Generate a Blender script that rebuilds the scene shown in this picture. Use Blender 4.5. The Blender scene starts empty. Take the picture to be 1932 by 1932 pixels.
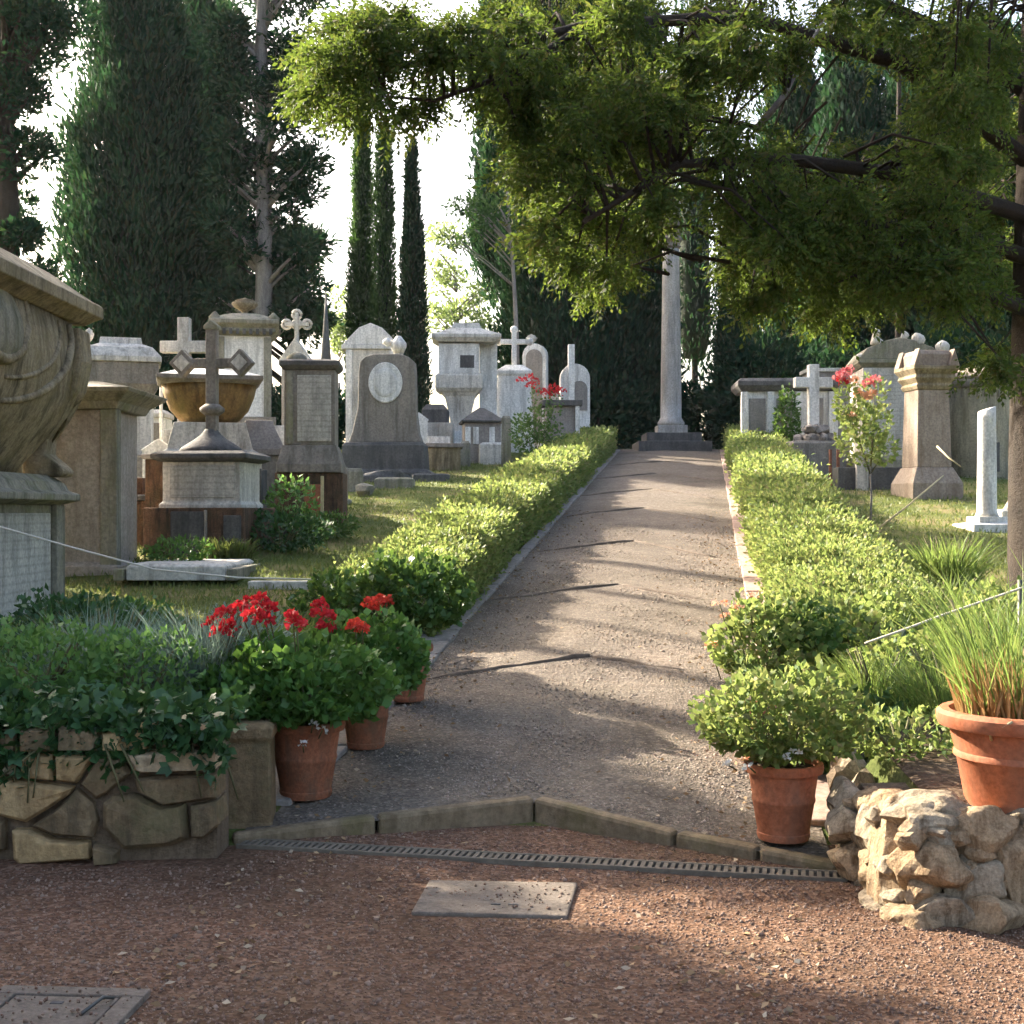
import bpy, math, random
import numpy as np
from mathutils import Vector, Matrix

# ------------------------------------------------------------------ camera, sky, sun, exposure
F = 2516.0                      # focal length in units of a 1932-unit-wide picture
EYE = 1.6
scene = bpy.context.scene
cam_d = bpy.data.cameras.new('camera'); cam = bpy.data.objects.new('camera', cam_d)
scene.collection.objects.link(cam); scene.camera = cam
cam.location = (0, 0, EYE); cam.rotation_euler = (math.radians(90), 0, 0)
cam_d.sensor_width = 36; cam_d.lens = 36 * F / 1932; cam_d.clip_start = .05; cam_d.clip_end = 3000

SUN_AZ = math.radians(-50)      # from +Y, negative towards -X (behind the tombs, to the left)
SUN_EL = math.radians(30)
world = bpy.data.worlds.new('World'); scene.world = world; world.use_nodes = True
wn = world.node_tree; wn.nodes.clear()
sky_n = wn.nodes.new('ShaderNodeTexSky'); sky_n.sky_type = 'NISHITA'; sky_n.sun_disc = False
sky_n.sun_elevation = SUN_EL; sky_n.sun_rotation = SUN_AZ
sky_n.altitude = 60; sky_n.air_density = 1.0; sky_n.dust_density = 7.0; sky_n.ozone_density = .5
bg = wn.nodes.new('ShaderNodeBackground'); bg.inputs['Strength'].default_value = .14
wo = wn.nodes.new('ShaderNodeOutputWorld')
wn.links.new(sky_n.outputs[0], bg.inputs[0]); wn.links.new(bg.outputs[0], wo.inputs[0])

sun_d = bpy.data.lights.new('sun', 'SUN'); sun_d.energy = 5.0; sun_d.angle = math.radians(.55); sun_d.color = (1, .90, .74)
sun = bpy.data.objects.new('sun', sun_d); scene.collection.objects.link(sun)
sdir = Vector((math.sin(SUN_AZ) * math.cos(SUN_EL), math.cos(SUN_AZ) * math.cos(SUN_EL), math.sin(SUN_EL)))
sun.rotation_euler = sdir.to_track_quat('Z', 'Y').to_euler(); sun.location = (-20, 20, 30)

vs = scene.view_settings
vs.view_transform = 'Standard'; vs.look = 'None'; vs.exposure = 2.12; vs.gamma = 1.0; vs.use_curve_mapping = False
scene.cycles.use_denoising = True
scene.cycles.max_bounces = 4; scene.cycles.diffuse_bounces = 2; scene.cycles.transmission_bounces = 2
scene.cycles.use_adaptive_sampling = True; scene.cycles.adaptive_threshold = .04
scene.cycles.glossy_bounces = 1; scene.cycles.volume_bounces = 0; scene.cycles.transparent_max_bounces = 4
scene.cycles.caustics_reflective = False; scene.cycles.caustics_refractive = False

# ------------------------------------------------------------------ helpers
COL = scene.collection
RNG = np.random.default_rng(7)
rnd = random.Random(11)
def PX(u, D): return (u - 966) / F * D
def PZ(v, D): return EYE - (v - 966) / F * D
def W3(u, v, D): return Vector((PX(u, D), D, PZ(v, D)))
def sstep(a, b, x):
    t = np.clip((x - a) / (b - a), 0, 1); return t * t * (3 - 2 * t)
def Xc(Y): return .26 + .1436 * (Y - 7.64)
def hp(Y): return .03 + np.clip(.1165 * (Y - 6.5), 0, 3.14)
def path_pt(u, v):
    D = (1.57 + .1165 * 6.5) * F / (v - 966 + .1165 * F); return PX(u, D), D
def Hg(X, Y):
    """height of the planted ground"""
    X = np.asarray(X, float); Y = np.asarray(Y, float)
    r = hp(Y); lat = X - Xc(Y)
    tl = sstep(-1.62, -1.78, lat) * sstep(6.28, 6.36, Y); tr = sstep(1.58, 1.7, lat) * sstep(5.3, 5.42, Y)
    r = np.maximum(r, .5 * tl); r = np.maximum(r, .40 * tr)
    un = .035 * np.sin(X * 1.3 + .4 * Y) * np.sin(Y * .9 - .3 * X) * sstep(1.5, 2.4, np.abs(lat)) * sstep(7, 9, Y)
    far = sstep(38, 60, Y) * -1.2
    return r + un + far

class MB:
    """collects shapes and links them as ONE mesh object"""
    def __init__(s): s.v = []; s.f = []
    def add(s, vs_, fs):
        o = len(s.v); s.v += [tuple(p) for p in vs_]; s.f += [tuple(i + o for i in f) for f in fs]; return s
    def box(s, x0, x1, y0, y1, z0, z1):
        return s.add([(x0,y0,z0),(x1,y0,z0),(x1,y1,z0),(x0,y1,z0),(x0,y0,z1),(x1,y0,z1),(x1,y1,z1),(x0,y1,z1)],
                     [(0,3,2,1),(4,5,6,7),(0,1,5,4),(1,2,6,5),(2,3,7,6),(3,0,4,7)])
    def cbox(s, cx, cy, hx, hy, z0, z1): return s.box(cx-hx, cx+hx, cy-hy, cy+hy, z0, z1)
    def rings(s, rings, cap=True):
        n = len(rings[0]); vs_ = [p for r in rings for p in r]; fs = []
        for k in range(len(rings) - 1):
            for i in range(n):
                j = (i + 1) % n; fs.append((k*n+i, k*n+j, (k+1)*n+j, (k+1)*n+i))
        if cap: fs.append(tuple(reversed(range(n)))); fs.append(tuple((len(rings)-1)*n + i for i in range(n)))
        return s.add(vs_, fs)
    def rect_loft(s, prof, cx=0, cy=0):
        """prof: (half x, half y, z) rows"""
        return s.rings([[(cx-a,cy-b,z),(cx+a,cy-b,z),(cx+a,cy+b,z),(cx-a,cy+b,z)] for a,b,z in prof])
    def lathe(s, prof, n=24, cx=0, cy=0, sx=1, sy=1, a0=0):
        return s.rings([[(cx+r*sx*math.cos(a0+2*math.pi*i/n), cy+r*sy*math.sin(a0+2*math.pi*i/n), z) for i in range(n)] for r,z in prof])
    def extr(s, poly, y0, y1):
        """poly of (x,z), counter-clockwise seen from -Y"""
        return s.rings([[(x,y1,z) for x,z in poly], [(x,y0,z) for x,z in poly]][::-1] if False else [[(x,y0,z) for x,z in reversed(poly)], [(x,y1,z) for x,z in reversed(poly)]])
    def tube(s, pts, rad, n=8):
        pts = [Vector(p) for p in pts]; rs = []
        for i, p in enumerate(pts):
            d = (pts[min(i+1, len(pts)-1)] - pts[max(i-1, 0)]).normalized()
            a = d.cross(Vector((0,0,1))) if abs(d.z) < .9 else d.cross(Vector((1,0,0)))
            a.normalize(); b = d.cross(a); r = rad[i] if hasattr(rad, '__len__') else rad
            rs.append([p + (a*math.cos(2*math.pi*k/n) + b*math.sin(2*math.pi*k/n)) * r for k in range(n)])
        return s.rings(rs)
    def build(s, name, mat, parent=None, smooth=False, bevel=0, loc=None):
        me = bpy.data.meshes.new(name); me.from_pydata([tuple(p) for p in s.v], [], s.f); me.update()
        import bmesh
        bm = bmesh.new(); bm.from_mesh(me); bmesh.ops.recalc_face_normals(bm, faces=bm.faces); bm.to_mesh(me); bm.free()
        return obj(name, me, mat, parent, smooth, bevel, loc)
def obj(name, me, mat, parent=None, smooth=False, bevel=0, loc=None):
    o = bpy.data.objects.new(name, me); COL.objects.link(o)
    if mat is not None and len(me.materials) == 0: me.materials.append(mat)
    if parent is not None: o.parent = parent
    if loc is not None: o.location = loc
    if smooth: me.polygons.foreach_set('use_smooth', [True] * len(me.polygons))
    if bevel:
        b = o.modifiers.new('bevel', 'BEVEL'); b.width = bevel; b.segments = 2; b.limit_method = 'ANGLE'; b.angle_limit = math.radians(35)
    return o
def tag(o, label, cat, group=None, kind=None):
    if label: o['label'] = label
    if cat: o['category'] = cat
    if group: o['group'] = group
    if kind: o['kind'] = kind
    return o
def thing(name, label, cat, loc=(0,0,0), rz=0, group=None):
    o = bpy.data.objects.new(name, None); COL.objects.link(o); o.location = loc; o.rotation_euler = (0, 0, math.radians(rz))
    o.empty_display_size = .2
    return tag(o, label, cat, group)
def qmesh(name, Q):
    """mesh of separate quads, Q is (N,4,3)"""
    Q = np.ascontiguousarray(Q, dtype=np.float32); n = len(Q)
    me = bpy.data.meshes.new(name); me.vertices.add(4*n); me.vertices.foreach_set('co', Q.reshape(-1))
    me.loops.add(4*n); me.loops.foreach_set('vertex_index', np.arange(4*n, dtype=np.int32))
    me.polygons.add(n); me.polygons.foreach_set('loop_start', np.arange(0, 4*n, 4, dtype=np.int32))
    me.update(); me.validate(); return me
def nrm(a): return a / np.maximum(np.linalg.norm(a, axis=-1, keepdims=True), 1e-9)
def leaves(P, D, L, W, fold=.25, rng=RNG):
    """pointed leaves at P along D"""
    P = np.asarray(P, float); n = len(P); D = nrm(np.asarray(D, float)); S = nrm(np.cross(D, rng.normal(size=(n,3)))); Nn = np.cross(S, D)
    L = (L * rng.uniform(.7, 1.3, n))[:,None]; W = (W * rng.uniform(.7, 1.3, n))[:,None]
    mid = P + D*L*.5
    return np.stack([P, mid + S*W*.5 + Nn*W*fold, P + D*L, mid - S*W*.5 + Nn*W*fold], 1)
def frames(D, rng):
    D = nrm(D); Y = nrm(np.cross(rng.normal(size=D.shape), D)); Z = np.cross(D, Y); return np.stack([D, Y, Z], 2)
def scatter(T, P, D, S, rng):
    """copies of quad template T (k,4,3) at P, its x axis along D, scaled by S"""
    R = frames(D, rng); V = np.einsum('nij,kvj->nkvi', R, T) * S[:,None,None,None] + P[:,None,None,:]
    return V.reshape(-1, 4, 3)
def spray(rng, k=13, L=.3, leafL=.085, leafW=.03, droop=.3):
    """a flat twig with leaflets on both sides"""
    out = []
    for i in range(k):
        t = (i + .3) / k; p = np.array([t*L, 0, -droop*L*t*t]); s = 1 if i % 2 else -1
        d = np.array([.75, s*.75, -.25 + rng.normal()*.2]) if i < k-1 else np.array([1, 0, -.4])
        out.append(leaves([p], [d + rng.normal(size=3)*.15], leafL*(1-.35*t), leafW, .2, rng)[0])
    return np.array(out)
def blades(P, D, L, W, droop, rng, seg=3):
    """arching grass blades as strips of quads"""
    n = len(P); D = nrm(D); side = nrm(np.cross(D, rng.normal(size=(n,3)))); L = np.broadcast_to(L, (n,)); out = []
    prev = P; pw = np.full(n, W); hor = nrm(D * np.array([1,1,0]) + rng.normal(size=(n,3))*.05*np.array([1,1,0]))
    for k in range(1, seg+1):
        t = k/seg; c = P + D*(L*t)[:,None] + (hor*.55 + np.array([0,0,-.7])) * (L*droop*t**2.2)[:,None]
        w = np.full(n, W*(1-t**2)*.95 + W*.05)
        out.append(np.stack([prev - side*pw[:,None]/2, prev + side*pw[:,None]/2, c + side*w[:,None]/2, c - side*w[:,None]/2], 1)); prev = c; pw = w
    return np.concatenate(out)
def ico(sub=2):
    import bmesh
    bm = bmesh.new(); bmesh.ops.create_icosphere(bm, subdivisions=sub, radius=1); v = np.array([x.co[:] for x in bm.verts]); f = [tuple(x.index for x in p.verts) for p in bm.faces]; bm.free(); return v, f
ICO2 = ico(2); ICO3 = ico(4)
def rock(rng, sx, sy, sz, sub=3, facet=.16, rough=.05):
    """an angular boulder: a sphere cut by random planes"""
    v, f = ICO3 if sub == 3 else ICO2; v = v.copy()
    for _ in range(13):
        n = nrm(rng.normal(size=3)); d = rng.uniform(.55, .85); k = v @ n; v -= np.outer(np.maximum(k - d, 0), n)
    ph = rng.uniform(0, 6, 6)
    v *= (1 + rough*np.sin(v[:,0]*5+ph[0]+v[:,1]*3)+rough*np.sin(v[:,2]*7+ph[1]-v[:,0]*4)+rough*.7*np.sin(v[:,1]*11+ph[2]+v[:,2]*6))[:,None]
    return v * np.array([sx, sy, sz]), f

# ------------------------------------------------------------------ materials
def mk(name):
    m = bpy.data.materials.new(name); m.use_nodes = True; nt = m.node_tree; b = nt.nodes['Principled BSDF']; return m, nt, b
def nd(nt, t, **k):
    n = nt.nodes.new(t)
    for a, v in k.items():
        if a.startswith('i_'): n.inputs[a[2:].replace('_', ' ')].default_value = v
        else: setattr(n, a, v)
    return n
def ramp(nt, fac, stops):
    r = nt.nodes.new('ShaderNodeValToRGB'); e = r.color_ramp.elements
    while len(e) < len(stops): e.new(.5)
    for x, (p, c) in zip(e, stops): x.position = p; x.color = (*c, 1) if len(c) == 3 else c
    nt.links.new(fac, r.inputs[0]); return r.outputs[0]
def mixc(nt, fac, a, b, mode='MIX'):
    m = nt.nodes.new('ShaderNodeMix'); m.data_type = 'RGBA'; m.blend_type = mode
    for sock, v in ((m.inputs[0], fac), (m.inputs[6], a), (m.inputs[7], b)):
        if hasattr(v, 'links'): nt.links.new(v, sock)
        else: sock.default_value = v if not hasattr(v, '__len__') else (*v, 1)
    return m.outputs[2]
def noise(nt, vec, scale, detail=4, rough=.6):
    n = nd(nt, 'ShaderNodeTexNoise'); n.inputs['Scale'].default_value = scale; n.inputs['Detail'].default_value = detail; n.inputs['Roughness'].default_value = rough
    nt.links.new(vec, n.inputs['Vector']); return n.outputs['Fac']
def coords(nt, sc=(1,1,1), world=False):
    if world: g = nd(nt, 'ShaderNodeNewGeometry').outputs['Position']
    else: g = nd(nt, 'ShaderNodeTexCoord').outputs['Object']
    if sc == (1,1,1): return g
    m = nd(nt, 'ShaderNodeMapping'); m.inputs['Scale'].default_value = sc; nt.links.new(g, m.inputs['Vector']); return m.outputs[0]
def bump(nt, b, h, strength=.4, dist=.02):
    n = nd(nt, 'ShaderNodeBump'); n.inputs['Strength'].default_value = strength; n.inputs['Distance'].default_value = dist
    nt.links.new(h, n.inputs['Height']); nt.links.new(n.outputs[0], b.inputs['Normal'])
def stone(name, c1, c2, stain=(.06,.055,.045), stain_amt=.6, moss=None, rough=.85, sc=1.0, bstr=.35, lines=False):
    m, nt, b = mk(name); g = coords(nt, world=True)
    base = ramp(nt, noise(nt, g, 3.2*sc, 8, .65), [(.3, c1), (.7, c2)])
    sp = ramp(nt, noise(nt, g, 28*sc, 4, .7), [(.36, (.72,.72,.72)), (.62, (1.12,1.12,1.12))]); base = mixc(nt, 1, base, sp, 'MULTIPLY')
    gs = coords(nt, (7*sc, 7*sc, .9*sc), world=True)
    st = ramp(nt, noise(nt, gs, 1.0, 6, .7), [(.46, (0,0,0)), (.67, (stain_amt,)*3)]); base = mixc(nt, st, base, stain)
    if moss:
        ms = ramp(nt, noise(nt, g, 2.1*sc, 7, .72), [(.5, (0,0,0)), (.68, (.75,)*3)]); base = mixc(nt, ms, base, moss)
    h = noise(nt, g, 22*sc, 8, .7)
    if lines:
        w = nd(nt, 'ShaderNodeTexWave'); w.bands_direction = 'Z'; w.inputs['Scale'].default_value = 4.2; w.inputs['Distortion'].default_value = .6; w.inputs['Detail'].default_value = 4; w.inputs['Detail Scale'].default_value = 9
        nt.links.new(g, w.inputs['Vector']); base = mixc(nt, ramp(nt, w.outputs['Fac'], [(.0, (.22,)*3), (.35, (0,0,0))]), base, (.1,.095,.085))
    nt.links.new(base, b.inputs['Base Color']); b.inputs['Roughness'].default_value = rough; b.inputs['Specular IOR Level'].default_value = .25
    bump(nt, b, h, bstr, .02); return m
def leafmat(name, cols, trans=.4, tcol=(.30,.38,.06), rough=.5, spec=.35):
    m, nt, b = mk(name); g = nd(nt, 'ShaderNodeNewGeometry'); n = len(cols)
    c = ramp(nt, g.outputs['Random Per Island'], [((i + .5)/n, x) for i, x in enumerate(cols)])
    nt.links.new(c, b.inputs['Base Color']); b.inputs['Roughness'].default_value = rough; b.inputs['Specular IOR Level'].default_value = spec
    t = nd(nt, 'ShaderNodeBsdfTranslucent'); tc = mixc(nt, .5, c, tcol); nt.links.new(tc, t.inputs[0])
    mx = nd(nt, 'ShaderNodeMixShader'); mx.inputs[0].default_value = trans
    nt.links.new(b.outputs[0], mx.inputs[1]); nt.links.new(t.outputs[0], mx.inputs[2]); nt.links.new(mx.outputs[0], nt.nodes['Material Output'].inputs[0]); return m
def plain(name, col, rough=.6, metal=0, var=.25, sc=9, bstr=.15, col2=None):
    m, nt, b = mk(name); g = coords(nt, world=True); lo = tuple(x*(1-var) for x in col); hi = col2 or tuple(min(1, x*(1+var)) for x in col)
    nt.links.new(ramp(nt, noise(nt, g, sc, 6, .65), [(.3, lo), (.7, hi)]), b.inputs['Base Color'])
    b.inputs['Roughness'].default_value = rough; b.inputs['Metallic'].default_value = metal; b.inputs['Specular IOR Level'].default_value = .3; bump(nt, b, noise(nt, g, sc*6, 5), bstr, .01); return m
def gravel(name, cols, patch, cell=75, bstr=.7):
    m, nt, b = mk(name); g = coords(nt, world=True)
    v = nd(nt, 'ShaderNodeTexVoronoi'); v.inputs['Scale'].default_value = cell; nt.links.new(g, v.inputs['Vector'])
    sep = nd(nt, 'ShaderNodeSeparateColor'); nt.links.new(v.outputs['Color'], sep.inputs[0])
    n = len(cols); c = ramp(nt, sep.outputs[0], [((i + .5)/n, x) for i, x in enumerate(cols)])
    pt = ramp(nt, noise(nt, g, .9, 6, .6), [(.35, (0,0,0)), (.68, (.8,)*3)]); c = mixc(nt, pt, c, mixc(nt, .55, c, patch))
    fine = ramp(nt, noise(nt, g, 9, 6, .7), [(.3, (.7,)*3), (.7, (1.2,)*3)]); c = mixc(nt, 1, c, fine, 'MULTIPLY')
    big = ramp(nt, noise(nt, g, .55, 5, .6), [(.34, (.66,.64,.62)), (.52, (1,1,1)), (.7, (1.16,1.12,1.08))]); c = mixc(nt, 1, c, big, 'MULTIPLY')
    nt.links.new(c, b.inputs['Base Color']); b.inputs['Roughness'].default_value = .95; b.inputs['Specular IOR Level'].default_value = .12
    a = nd(nt, 'ShaderNodeMath'); a.operation = 'MULTIPLY_ADD'; nt.links.new(noise(nt, g, 14, 8, .7), a.inputs[0]); a.inputs[1].default_value = 1.6; nt.links.new(v.outputs['Distance'], a.inputs[2])
    bump(nt, b, a.outputs[0], bstr, .012); return m

M = {}
M['gravel'] = gravel('red_brown_gravel', [(.10,.05,.03),(.17,.092,.058),(.08,.048,.034),(.27,.17,.12),(.135,.066,.04),(.20,.12,.082)], (.12,.08,.045), 62)
M['pathgravel'] = gravel('pinkish_path_gravel', [(.135,.11,.09),(.20,.165,.135),(.097,.083,.07),(.285,.24,.20),(.165,.13,.103)], (.13,.112,.08), 62)
M['soil'] = gravel('dark_soil', [(.07,.045,.03),(.1,.07,.045),(.05,.035,.025),(.14,.1,.07)], (.08,.055,.03), 45)
M['pale'] = stone('pale_limestone', (.55,.51,.45), (.67,.63,.56), (.17,.155,.13), .75)
M['white'] = stone('white_marble', (.70,.675,.63), (.79,.76,.715), (.26,.245,.22), .7)
M['inscr'] = stone('inscribed_limestone', (.46,.43,.38), (.56,.53,.47), (.16,.15,.13), .6, lines=True)
M['grey'] = stone('grey_sandstone', (.21,.18,.15), (.30,.265,.225), (.085,.075,.06), .75)
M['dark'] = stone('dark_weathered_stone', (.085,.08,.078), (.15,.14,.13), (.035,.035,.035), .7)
M['moss'] = stone('mossy_ochre_stone', (.26,.205,.13), (.36,.295,.20), (.065,.05,.028), .9, moss=(.16,.13,.055))
M['mossg'] = stone('mossy_grey_stone', (.24,.215,.165), (.33,.30,.235), (.08,.08,.05), .85, moss=(.20,.20,.10))
M['pink'] = stone('pinkish_stucco', (.31,.27,.23), (.40,.355,.31), (.16,.13,.11), .6)
M['brown'] = stone('brown_sandstone', (.26,.205,.16), (.35,.285,.23), (.14,.09,.06), .6)
M['kerb'] = stone('mossy_kerb_stone', (.20,.145,.085), (.27,.205,.13), (.09,.065,.035), .7, moss=(.14,.12,.05), bstr=.5)
M['slab'] = stone('grey_flagstone', (.235,.205,.18), (.32,.285,.255), (.13,.12,.11), .6, bstr=.4)
M['pinkslab'] = stone('pink_flagstone', (.36,.235,.185), (.45,.32,.265), (.2,.14,.11), .5)
M['column'] = stone('grey_column_stone', (.34,.315,.285), (.43,.40,.365), (.15,.14,.125), .7)
M['cover'] = stone('dull_brown_concrete', (.15,.12,.095), (.22,.18,.145), (.09,.07,.05), .6, sc=2, bstr=.5)
M['concrete'] = stone('grey_concrete', (.235,.205,.17), (.31,.275,.235), (.14,.13,.11), .5, sc=2, bstr=.25)
M['wallA'] = stone('ochre_wall_stone', (.42,.27,.12), (.55,.39,.20), (.12,.075,.035), .5, moss=(.24,.165,.07), bstr=.8)
M['wallB'] = stone('tan_wall_stone', (.50,.37,.22), (.60,.47,.31), (.14,.10,.065), .5, bstr=.8)
M['wallC'] = stone('dark_wall_stone', (.19,.125,.065), (.30,.215,.12), (.05,.04,.025), .7, moss=(.12,.11,.05), bstr=.9)
M['rockA'] = stone('buff_rubble', (.40,.27,.15), (.56,.41,.26), (.13,.075,.035), .85, sc=3, bstr=1.0)
M['rockB'] = stone('grey_rubble', (.34,.265,.175), (.47,.385,.28), (.10,.07,.04), .85, sc=3, bstr=.9)
M['mortar'] = stone('earthy_mortar', (.17,.12,.075), (.25,.18,.12), (.07,.05,.03), .7, sc=2, bstr=1.0)
M['terra'] = stone('terracotta', (.38,.115,.05), (.47,.175,.09), (.26,.14,.09), .5, sc=1.6, rough=.75, bstr=.15)
M['terra2'] = stone('weathered_terracotta', (.25,.085,.04), (.35,.14,.075), (.11,.07,.045), .75, moss=(.20,.125,.075), sc=1.8, rough=.85, bstr=.25)
M['timber'] = plain('weathered_timber', (.125,.095,.073), .9, 0, .35, 12, .4)
M['iron'] = plain('dull_iron', (.10,.10,.095), .6, .6, .25, 20)
M['galv'] = plain('grey_grate_metal', (.15,.125,.095), .85, .1, .3, 20)
M['rope'] = plain('pale_rope', (.55,.50,.42), .9, 0, .12, 60)
M['cane'] = plain('dry_cane', (.50,.41,.24), .7, 0, .2, 30)
M['bark'] = stone('fissured_bark', (.024,.018,.014), (.048,.036,.027), (.045,.03,.02), .8, sc=1.5, bstr=1.0)
M['barkg'] = stone('grey_bark', (.20,.18,.17), (.29,.265,.25), (.10,.09,.085), .7, sc=1.5, bstr=.8)
M['stem'] = plain('green_brown_stem', (.12,.11,.05), .8)
M['rust'] = plain('rusted_metal', (.25,.10,.055), .85, .1, .3, 20)
def brickmat():
    m, nt, b = mk('old_brick'); g = coords(nt); mp = nd(nt, 'ShaderNodeMapping'); mp.inputs['Rotation'].default_value = (math.radians(90), 0, 0); nt.links.new(g, mp.inputs[0])
    t = nd(nt, 'ShaderNodeTexBrick'); t.inputs['Scale'].default_value = 3.6; t.inputs['Color1'].default_value = (.16,.075,.042,1); t.inputs['Color2'].default_value = (.11,.06,.04,1); t.inputs['Mortar'].default_value = (.10,.08,.06,1)
    t.inputs['Mortar Size'].default_value = .014; nt.links.new(mp.outputs[0], t.inputs[0])
    c = mixc(nt, ramp(nt, noise(nt, g, 3, 6), [(.42, (0,0,0)), (.66, (.8,)*3)]), t.outputs[0], (.085,.065,.045)); nt.links.new(c, b.inputs['Base Color']); b.inputs['Roughness'].default_value = .95
    bump(nt, b, noise(nt, g, 20, 6), .5); return m
M['brick'] = stone('crumbling_old_brick', (.10,.055,.033), (.20,.115,.07), (.03,.024,.018), .95, moss=(.07,.06,.035), sc=2.2, bstr=1.0)
M['ochre'] = stone('ochre_lichen_stone', (.20,.115,.045), (.33,.22,.085), (.06,.035,.018), .9, moss=(.15,.12,.04))
M['cyp'] = leafmat('dark_cypress_leaf', [(.009,.032,.02),(.014,.044,.024),(.024,.06,.028),(.011,.038,.027),(.03,.038,.018)], .25, (.06,.15,.045), .8, .08)
M['cyp2'] = leafmat('mid_cypress_leaf', [(.022,.06,.026),(.034,.08,.03),(.05,.10,.036)], .3, (.14,.26,.05), .8, .08)
M['canopy'] = leafmat('overhanging_conifer_leaf', [(.018,.04,.009),(.03,.06,.012),(.045,.085,.016),(.016,.036,.01),(.10,.145,.026),(.055,.09,.018),(.10,.08,.03)], .45, (.20,.28,.04), .6, .15)
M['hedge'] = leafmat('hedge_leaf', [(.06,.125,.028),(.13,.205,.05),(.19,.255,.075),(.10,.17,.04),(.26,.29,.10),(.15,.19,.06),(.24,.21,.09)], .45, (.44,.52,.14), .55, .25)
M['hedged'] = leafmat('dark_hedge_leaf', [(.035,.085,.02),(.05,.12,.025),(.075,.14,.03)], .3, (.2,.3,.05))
M['pale_leaf'] = leafmat('pale_broad_leaf', [(.12,.19,.06),(.16,.23,.08),(.10,.17,.06)], .5, (.38,.46,.14))
M['geran'] = leafmat('geranium_leaf', [(.05,.13,.025),(.075,.17,.035),(.09,.2,.045),(.06,.13,.03)], .35, (.2,.34,.05))
M['ivy'] = leafmat('ivy_leaf', [(.022,.065,.02),(.036,.095,.026),(.055,.125,.034),(.028,.075,.026)], .2, (.12,.24,.05), .45, .4)
M['shrub'] = leafmat('fresh_shrub_leaf', [(.085,.19,.045),(.13,.26,.06),(.10,.21,.08),(.17,.29,.09)], .4, (.2,.34,.07))
M['blue'] = leafmat('blue_green_foliage', [(.16,.23,.19),(.21,.28,.24),(.13,.21,.15)], .35, (.3,.38,.28))
M['grass'] = leafmat('lawn_grass', [(.09,.13,.03),(.13,.165,.04),(.17,.17,.06),(.07,.12,.03)], .35, (.3,.34,.08))
M['reed'] = leafmat('reed_grass', [(.10,.18,.035),(.14,.22,.05),(.08,.15,.03),(.2,.22,.07)], .45, (.34,.44,.1))
M['dry'] = leafmat('dry_stalk', [(.40,.24,.10),(.50,.33,.15),(.33,.17,.07)], .3, (.5,.32,.14))
M['red'] = leafmat('red_petal', [(.46,.012,.022),(.58,.025,.035),(.40,.008,.02)], .3, (.75,.05,.05))
M['scarlet'] = leafmat('scarlet_petal', [(.62,.05,.035),(.70,.08,.05)], .35, (.85,.12,.06))
M['rosep'] = leafmat('pink_petal', [(.74,.24,.28),(.80,.34,.36),(.68,.15,.22)], .4, (.85,.25,.2))
M['peach'] = leafmat('peach_petal', [(.72,.34,.2),(.75,.42,.3)], .4, (.85,.45,.25))
M['whitep'] = leafmat('white_petal', [(.72,.70,.66),(.78,.77,.74)], .3, (.8,.8,.75))
M['litter'] = leafmat('fallen_leaf', [(.26,.16,.08),(.36,.25,.14),(.20,.11,.06),(.42,.34,.24)], .1, (.3,.2,.1), .8)
def lawnmat():
    m, nt, b = mk('lawn_turf'); g = coords(nt, world=True)
    c = ramp(nt, noise(nt, g, 1.1, 7, .65), [(.3, (.075,.105,.03)), (.48, (.12,.14,.04)), (.62, (.22,.19,.085)), (.76, (.27,.21,.115))])
    c = mixc(nt, 1, c, ramp(nt, noise(nt, g, 34, 5, .8), [(.3, (.5,)*3), (.7, (1.35,)*3)]), 'MULTIPLY')
    nt.links.new(c, b.inputs['Base Color']); b.inputs['Roughness'].default_value = .95; b.inputs['Specular IOR Level'].default_value = .1; bump(nt, b, noise(nt, g, 45, 6, .75), .8, .03); return m
M['lawn'] = lawnmat()

# ------------------------------------------------------------------ the setting: ground, forecourt, path
def grid_mesh(name, xs, ys, zf):
    X, Y = np.meshgrid(xs, ys); Z = zf(X, Y); nx, ny = len(xs), len(ys)
    V = np.stack([X, Y, Z], 2).reshape(-1, 3); i = np.arange(nx*ny).reshape(ny, nx)
    Fq = np.stack([i[:-1,:-1], i[:-1,1:], i[1:,1:], i[1:,:-1]], 2).reshape(-1, 4)
    me = bpy.data.meshes.new(name); n = len(Fq)
    me.vertices.add(len(V)); me.vertices.foreach_set('co', V.astype(np.float32).ravel()); me.loops.add(4*n); me.loops.foreach_set('vertex_index', Fq.astype(np.int32).ravel())
    me.polygons.add(n); me.polygons.foreach_set('loop_start', np.arange(0, 4*n, 4, dtype=np.int32)); me.polygons.foreach_set('use_smooth', np.ones(n, bool)); me.update(); return me
def zground(X, Y):
    lat = X - Xc(Y); z = Hg(X, Y)
    under = (1 - sstep(1.15, 1.3, np.abs(lat)))
    return z - .07 * under - .06 * (1 - sstep(6.2, 6.6, Y)) * (z < .1)
xs = np.concatenate([np.linspace(-500, -40, 12), np.linspace(-36, -14, 12), np.arange(-12, 14, .15), np.linspace(16, 36, 10), np.linspace(40, 500, 12)])
ys = np.concatenate([np.linspace(-300, -20, 8), np.linspace(-12, 4, 9), np.arange(5, 36, .15), np.linspace(37, 70, 20), np.linspace(90, 900, 12)])
g = obj('ground', grid_mesh('ground', xs, ys, zground), M['lawn']); tag(g, 'sloping dry lawn between the tombs', None, kind='structure')

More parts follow.
